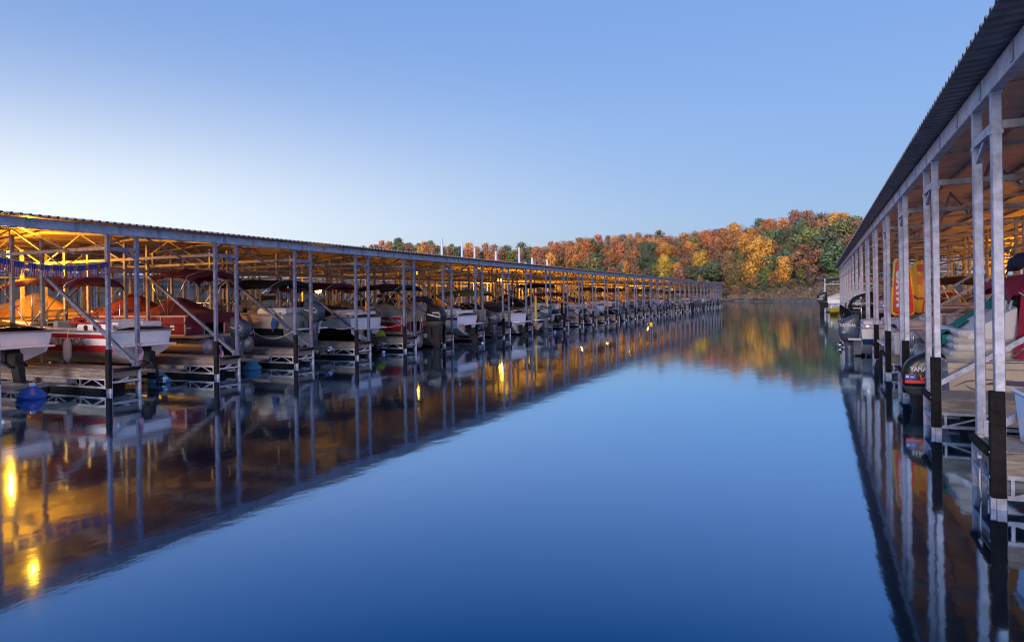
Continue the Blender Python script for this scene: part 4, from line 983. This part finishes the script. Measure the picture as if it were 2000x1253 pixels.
def tree_meshes(seed, h, w, n=2300, ls=1.):
    rg = random.Random(seed); tk = MB()
    top = h * .72; bend = [(0, 0, -1.5)]
    for i in range(1, 6): bend.append((rg.uniform(-.2, .2) * i * .3, rg.uniform(-.2, .2) * i * .3, top * i / 5))
    tk.tube(bend, [.30 * h / 12 * (1 - .15 * i) for i in range(6)], 7)
    lobes = []
    nl = 15
    for i in range(nl):
        z = h * (.30 + .62 * (i + .5) / nl); env = sin(pi * min(1, max(.08, (z / h - .16) / .92)) ** .9) ** .75
        a = i * 2.4 + rg.uniform(-.4, .4); r = w / 2 * env * rg.uniform(.25, .72)
        c = Vector((r * cos(a), r * sin(a), z)); lobes.append((c, w * rg.uniform(.15, .27) * (.55 + .45 * env)))
        base = Vector(bend[min(5, max(1, int(z / top * 5) - 1))]); tk.tube([base, (base + c) / 2 + Vector((0, 0, .3)), c], [.10 * h / 12, .07 * h / 12, .03], 5)
    lobes.append((Vector((0, 0, h * .9)), w * .17))
    me_v = []; me_f = []; sh = []; nrs = []
    for i in range(n):
        c, r = lobes[rg.randrange(len(lobes))]
        d = Vector((rg.gauss(0, 1), rg.gauss(0, 1), rg.gauss(0, 1))).normalized(); k = rg.random() ** .4
        p = c + Vector((d.x * r, d.y * r, d.z * r * .8)) * k * 1.12
        if rg.random() < .10: p += d * r * rg.uniform(.1, .55)
        nrm = (d + Vector((rg.gauss(0, .5), rg.gauss(0, .5), rg.gauss(0, .5) + .3))).normalized()
        u = nrm.orthogonal().normalized(); v = nrm.cross(u); s = rg.uniform(.13, .33) * (w / 8) ** .5 * ls; q = rg.uniform(0, pi)
        u, v = u * cos(q) + v * sin(q), v * cos(q) - u * sin(q)
        o = len(me_v); me_v += [tuple(p + u * s), tuple(p + v * s * .7 + u * s * .2), tuple(p - u * s), tuple(p - v * s * .8)]; me_f.append((o, o + 1, o + 2, o + 3))
        cn = (d * .75 + Vector((p.x, p.y, (p.z - h * .5) * .8)).normalized() * .6 + Vector((rg.gauss(0, .18), rg.gauss(0, .18), rg.gauss(0, .18)))).normalized(); nrs += [tuple(cn)] * 4
        val = (.4 + .6 * k) * (.8 + .3 * d.z) * (.78 + .4 * (p.z / h)); sh += [max(.32, .12 + val * rg.uniform(.85, 1.15))] * 4  # inner, lower and down-facing leaves darkened: crown shade put into the colour
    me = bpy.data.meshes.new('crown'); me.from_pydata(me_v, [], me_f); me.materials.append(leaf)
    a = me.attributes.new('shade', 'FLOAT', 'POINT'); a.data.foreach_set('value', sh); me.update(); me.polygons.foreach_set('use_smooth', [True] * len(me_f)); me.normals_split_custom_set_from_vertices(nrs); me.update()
    return tk.mesh('trunk', bark), me
BIG = [tree_meshes(300 + i, 12, 8.0, 6500, .58) for i in range(2)]
PROTO = [tree_meshes(100 + i, 12, [7.0, 8.2, 6.2, 9.0, 7.4, 5.6, 8.6][i]) for i in range(7)]
TC = {'rust-orange': (.72, .30, .13), 'golden-orange': (.95, .44, .11), 'yellow': (.85, .54, .10), 'russet-brown': (.48, .26, .15), 'dark green': (.18, .245, .14), 'olive-brown': (.36, .27, .13), 'olive green': (.29, .31, .12), 'grey-brown': (.27, .225, .18)}
TREES = []
def tree(px, zd, z, h, w, colname, row, jit=True, label=None):
    rg = rng; tk, cr = PROTO[rg.randrange(7)] if h < 12.5 or jit else BIG[rg.randrange(2)]; x, y = at(px, zd)
    o = empty('autumn_tree' if 'green' not in colname else 'broadleaf_tree', (x, y, z), rg.uniform(0, 6.28)); s = h / 12; ws = w / 7.4; o.scale = (ws, ws, s)
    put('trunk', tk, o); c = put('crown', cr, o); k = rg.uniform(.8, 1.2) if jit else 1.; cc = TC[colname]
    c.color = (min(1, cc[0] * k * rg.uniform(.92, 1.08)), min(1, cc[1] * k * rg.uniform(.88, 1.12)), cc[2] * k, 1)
    if label: tag(o, label, 'tree', 'trees on the far hill')
    else: TREES.append((px, row, colname, o))
hero = [(1487, 512, 72, 108, 'golden-orange', 4, 'big round golden-orange tree at the foot of the hill'), (1455, 478, 34, 46, 'golden-orange', 9, 'golden-orange tree top touching the big round golden one'), (1533, 528, 34, 60, 'golden-orange', 3, 'golden-orange tree low beside the big round golden one'), (1575, 530, 34, 50, 'golden-orange', 3, 'golden-orange tree low by the tall-posted dock end'),
        (1370, 512, 32, 44, 'yellow', 8, 'yellow tree halfway down the hill above the long dock end'), (1324, 532, 22, 40, 'golden-orange', 5, 'slim orange tree just above the long dock roof end'), (1298, 525, 36, 56, 'yellow', 5, 'yellow-green tree above the long dock roof end'), (1300, 490, 30, 34, 'golden-orange', 14, 'bright orange tree in mid slope above the yellow-green one'),
        (1224, 524, 26, 32, 'golden-orange', 5, 'small pale orange tree peeping above the long dock roof'), (1148, 495, 40, 62, 'rust-orange', 16, 'tall rust-orange tree standing over the roof of the long dock'), (1435, 480, 56, 44, 'rust-orange', 15, 'broad rust tree in mid slope behind the big golden one'), (1650, 434, 46, 40, 'golden-orange', 27, 'bright orange tree on the skyline beside the ribbed roof'),
        (1620, 490, 80, 70, 'dark green', 8, 'broad green tree below the skyline beside the ribbed roof'), (1265, 500, 52, 60, 'dark green', 8, 'broad dark green tree above the long dock, near the yellow-green one'), (1165, 512, 52, 40, 'dark green', 12, 'dark green tree above the long dock beside the tall rust one'), (1330, 570 - 26, 44, 50, 'russet-brown', 3.2, 'brown bare-looking tree at the end of the long dock'),
        (1440, 540, 60, 60, 'olive-brown', 4, 'olive-brown bushy tree beside the big golden one'), (779, 480, 26, 32, 'dark green', 26, 'round dark green tree on the low end of the skyline')]
for px, py, wp, hp, c, dd, lab in hero:
    zd = lerp_table(SH, px) + dd; k = zd * HC / F; h = hp * k * 1.25; ztop = zat(px, py - hp / 2, zd)
    tree(px, zd, ztop - h, h, wp * k * 1.02, c, 0, False, lab)
ROWS = [(30, 12., 5), (25.5, 11.5, 4), (20.5, 11.5, 3), (15.5, 11, 2), (10.5, 11, 1), (6.0, 10, 0), (3.3, 7.5, 0), (1.9, 5.5, 0)]
for d, h0, row in ROWS:
    px = 712 if row >= 4 else (1060 if row >= 2 else 1290 if d < 4 else 1130)
    while px < 1712 + 10 * row and len(TREES) < 276:
        zd = lerp_table(SH, px) + d + rng.uniform(-1.4, 1.4); k = zd * HC / F
        h = h0 * rng.uniform(.86, 1.2); w = rng.uniform(6.2, 9.4)
        if row < 2: h *= .9
        if d < 4: w *= .62; h *= rng.uniform(.6, 1.1)
        t = mn.noise(Vector((px * .013, row * 1.7, 3))) + rng.uniform(-.55, .55)
        c = 'dark green' if t < -.42 else 'olive green' if t < -.28 else 'olive-brown' if t < -.14 else 'russet-brown' if t < .04 else 'rust-orange' if t < .42 else 'golden-orange' if t < .62 else 'russet-brown'
        if 'green' in c and px < 1480 and rng.random() < .5: c = rng.choice(['rust-orange', 'golden-orange', 'russet-brown', 'rust-orange'])
        if row <= 1 and c in ('rust-orange', 'golden-orange'): c = rng.choice(['olive-brown', 'olive green', 'russet-brown', 'dark green', 'grey-brown'] if d > 4 else ['grey-brown', 'grey-brown', 'olive-brown', 'russet-brown', 'olive green'])
        tree(px, zd, ground_z(px, d) - .4, h, w, c, row)
        px += w / k * rng.uniform(.46, .66)
ZONE = lambda px: 'above the roof of the long dock' if px < 860 else 'behind the sailboat masts' if px < 1085 else 'between masts and dock end' if px < 1290 else 'over the long dock end' if px < 1405 else 'near the big golden tree' if px < 1530 else 'beside the ribbed roof'
ROWN = {5: 'skyline', 4: 'upper slope', 3: 'upper mid slope', 2: 'middle slope', 1: 'lower slope', 0: 'foot of the slope'}
cells = {}
for px, row, c, o in sorted(TREES, key=lambda t: t[0]): cells.setdefault((ZONE(px), row, c), []).append(o)
for (zn, row, c), lst in cells.items():
    for i, o in enumerate(lst):
        od = '' if len(lst) == 1 else f"{ORD[i + 1]} "
        tag(o, f"{od}{c} tree on the {ROWN[row]} {zn}" if row else f"{od}{c} tree at the foot of the slope {zn}", 'tree', 'trees on the far hill')
# brush along the bank
b = MB(); br = random.Random(5)
for i in range(8000):
    px = br.uniform(1290, 1760); d = br.uniform(.8, 4.2); sh = lerp_table(SH, px); x, y = at(px, sh + d); z = ground_z(px, d) - .2
    hgt = br.uniform(.7, 3.0) * (1.15 if mn.noise(Vector((px * .05, d, 1))) > 0 else .7); dx, dy = br.gauss(0, .35), br.gauss(0, .35); w = br.uniform(.03, .09)
    ux, uy = at(px + 1, sh + d); l = math.hypot(ux - x, uy - y); ux, uy = (ux - x) / l * w, (uy - y) / l * w
    b.add([(x - ux, y - uy, z), (x + ux, y + uy, z), (x + dx + ux * .3, y + dy + uy * .3, z + hgt)], [(0, 1, 2)], br.randrange(2))
    for j in range(4):
        q = br.uniform(.35, 1.); s = br.uniform(.10, .26); c = Vector((x + dx * q + br.gauss(0, .3), y + dy * q, z + hgt * q))
        b.add([c + Vector((br.gauss(0, s), br.gauss(0, s), br.gauss(0, s))) for _ in range(3)], [(0, 1, 2)], br.randrange(2))
o = b.build('undergrowth', [mat('twig_grey', (.26, .20, .17), .9, 0, .3, .3), mat('twig_olive', (.24, .18, .10), .9, 0, .4, .3)]); tag(o, 'grey-brown brush and saplings along the gravel bank', 'undergrowth', kind='stuff')

# ------------------------------------------------------------------ water
b = MB(); b.add([(-1500, -300, 0), (1200, -300, 0), (1200, 1500, 0), (-1500, 1500, 0)], [(0, 1, 2, 3)])
wm = bpy.data.materials.new('lake_water'); wm.use_nodes = True; nt = wm.node_tree; nt.nodes.clear(); N = nt.nodes.new; K = nt.links.new
out = N('ShaderNodeOutputMaterial'); gl = N('ShaderNodeBsdfGlossy'); df = N('ShaderNodeBsdfDiffuse'); ad = N('ShaderNodeAddShader')
gl.inputs['Roughness'].default_value = .075
df.inputs[0].default_value = (.004, .007, .012, 1)
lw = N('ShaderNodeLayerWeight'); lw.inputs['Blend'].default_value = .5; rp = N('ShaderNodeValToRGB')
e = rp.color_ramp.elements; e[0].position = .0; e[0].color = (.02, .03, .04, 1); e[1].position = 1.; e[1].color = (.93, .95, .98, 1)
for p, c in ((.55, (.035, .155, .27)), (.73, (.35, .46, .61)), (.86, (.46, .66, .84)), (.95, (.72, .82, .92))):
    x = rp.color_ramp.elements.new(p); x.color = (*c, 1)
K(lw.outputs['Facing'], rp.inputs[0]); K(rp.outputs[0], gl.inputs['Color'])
tc = N('ShaderNodeTexCoord'); mp = N('ShaderNodeMapping'); mp.inputs['Scale'].default_value = (.9, .55, 1); mp.inputs['Rotation'].default_value = (0, 0, R(-24)); K(tc.outputs['Object'], mp.inputs[0])
n1 = N('ShaderNodeTexNoise'); n1.inputs['Scale'].default_value = 2.2; n1.inputs['Detail'].default_value = 4; K(mp.outputs[0], n1.inputs['Vector'])
bp = N('ShaderNodeBump'); bp.inputs['Strength'].default_value = .24; bp.inputs['Distance'].default_value = .011; K(n1.outputs['Fac'], bp.inputs['Height']); K(bp.outputs[0], gl.inputs['Normal'])
n2 = N('ShaderNodeTexNoise'); n2.inputs['Scale'].default_value = .11; n2.inputs['Detail'].default_value = 4; K(mp.outputs[0], n2.inputs['Vector'])
mr = N('ShaderNodeMapRange'); mr.inputs[1].default_value = .35; mr.inputs[2].default_value = .7; mr.inputs[3].default_value = .042; mr.inputs[4].default_value = .085; K(n2.outputs['Fac'], mr.inputs[0]); K(mr.outputs[0], gl.inputs['Roughness'])
K(gl.outputs[0], ad.inputs[0]); K(df.outputs[0], ad.inputs[1]); K(ad.outputs[0], out.inputs[0])
structure(b.build('water', wm))

# ------------------------------------------------------------------ sky and light
SUN_AZ, SUN_EL = R(178), R(11)            # azimuth from +y towards +x
w = bpy.data.worlds.new('World'); scene.world = w; w.use_nodes = True; nt = w.node_tree; nt.nodes.clear(); N = nt.nodes.new; K = nt.links.new
out = N('ShaderNodeOutputWorld'); bg = N('ShaderNodeBackground'); bg2 = N('ShaderNodeBackground'); ad = N('ShaderNodeAddShader')
st = N('ShaderNodeTexSky'); st.sky_type = 'NISHITA'; st.sun_disc = False; st.sun_elevation = SUN_EL; st.sun_rotation = SUN_AZ % (2 * pi); st.air_density = 1.; st.dust_density = .6
K(st.outputs[0], bg.inputs[0]); bg.inputs[1].default_value = .04; st.ozone_density = 2.
tc = N('ShaderNodeTexCoord'); nm = N('ShaderNodeVectorMath'); nm.operation = 'NORMALIZE'; K(tc.outputs['Generated'], nm.inputs[0]); sp = N('ShaderNodeSeparateXYZ'); K(nm.outputs[0], sp.inputs[0])
base = N('ShaderNodeValToRGB'); e = base.color_ramp.elements; e[0].position = 0; e[0].color = (.10, .165, .36, 1); e[1].position = 1; e[1].color = (.03, .17, .52, 1)
for p, c in ((.045, (.135, .225, .47)), (.10, (.19, .305, .60)), (.24, (.20, .345, .70)), (.42, (.175, .325, .72))): x = base.color_ramp.elements.new(p); x.color = (*c, 1)
K(sp.outputs['Z'], base.inputs[0])
def mth(op, a, b_=None, c=None, clamp=False):
    m = N('ShaderNodeMath'); m.operation = op; m.use_clamp = clamp
    for i, v in enumerate((a, b_, c)):
        if v is None: continue
        if isinstance(v, (int, float)): m.inputs[i].default_value = v
        else: K(v, m.inputs[i])
    return m.outputs[0]
ga = R(-68); gx, gy = sin(ga), cos(ga)
hl = mth('SQRT', mth('ADD', mth('MULTIPLY', sp.outputs['X'], sp.outputs['X']), mth('ADD', mth('MULTIPLY', sp.outputs['Y'], sp.outputs['Y']), 1e-5)))
dt = mth('DIVIDE', mth('ADD', mth('MULTIPLY', sp.outputs['X'], gx), mth('MULTIPLY', sp.outputs['Y'], gy)), hl)
az = mth('POWER', mth('MULTIPLY_ADD', dt, .5, .5, True), 9.)
el = mth('DIVIDE', mth('SUBTRACT', sp.outputs['Z'], .085), .155)
eg = mth('POWER', 2.718, mth('MULTIPLY', mth('MULTIPLY', el, el), -1.))
gl_ = mth('MULTIPLY', az, eg)
mixc = N('ShaderNodeMix'); mixc.data_type = 'RGBA'; K(gl_, mixc.inputs[0]); K(base.outputs[0], mixc.inputs[6]); mixc.inputs[7].default_value = (.96, .99, 1.02, 1)
K(mixc.outputs[2], bg2.inputs[0]); bg2.inputs[1].default_value = .9
K(bg.outputs[0], ad.inputs[0]); K(bg2.outputs[0], ad.inputs[1]); K(ad.outputs[0], out.inputs[0])
sl = bpy.data.lights.new('fill_sun', 'SUN'); sl.energy = 3.0; sl.angle = R(22); sl.color = (1., .82, .74)  # added soft fill from behind the camera; the dawn glow lies to the left
so = bpy.data.objects.new('fill_sun', sl); COL.objects.link(so); so.location = (-40, -40, 40)
dirv = Vector((sin(SUN_AZ) * cos(SUN_EL), cos(SUN_AZ) * cos(SUN_EL), sin(SUN_EL))); so.rotation_euler = dirv.to_track_quat('Z', 'Y').to_euler()

# ------------------------------------------------------------------ camera and render
cam = bpy.data.cameras.new('camera'); cam.sensor_width = 36; cam.sensor_fit = 'HORIZONTAL'; cam.lens = 36 * F / 2000; cam.shift_y = -(626.5 - CY) / 2000; cam.clip_start = .05; cam.clip_end = 5000
co = bpy.data.objects.new('camera', cam); COL.objects.link(co)
co.matrix_world = Matrix.Translation((0, 0, HC)) @ Matrix.Rotation(R(YAW), 4, 'Z') @ Matrix.Rotation(pi / 2, 4, 'X') @ Matrix.Rotation(-R(ROLL), 4, 'Z')
scene.camera = co
scene.view_settings.view_transform = 'Standard'; scene.view_settings.look = 'None'; scene.view_settings.exposure = 0; scene.view_settings.gamma = 1
scene.render.engine = 'CYCLES'
scene.cycles.use_denoising = True
scene.cycles.filter_width = 1.1
scene.cycles.max_bounces = 6; scene.cycles.diffuse_bounces = 3; scene.cycles.glossy_bounces = 3; scene.cycles.transparent_max_bounces = 4
scene.cycles.sample_clamp_indirect = 6.
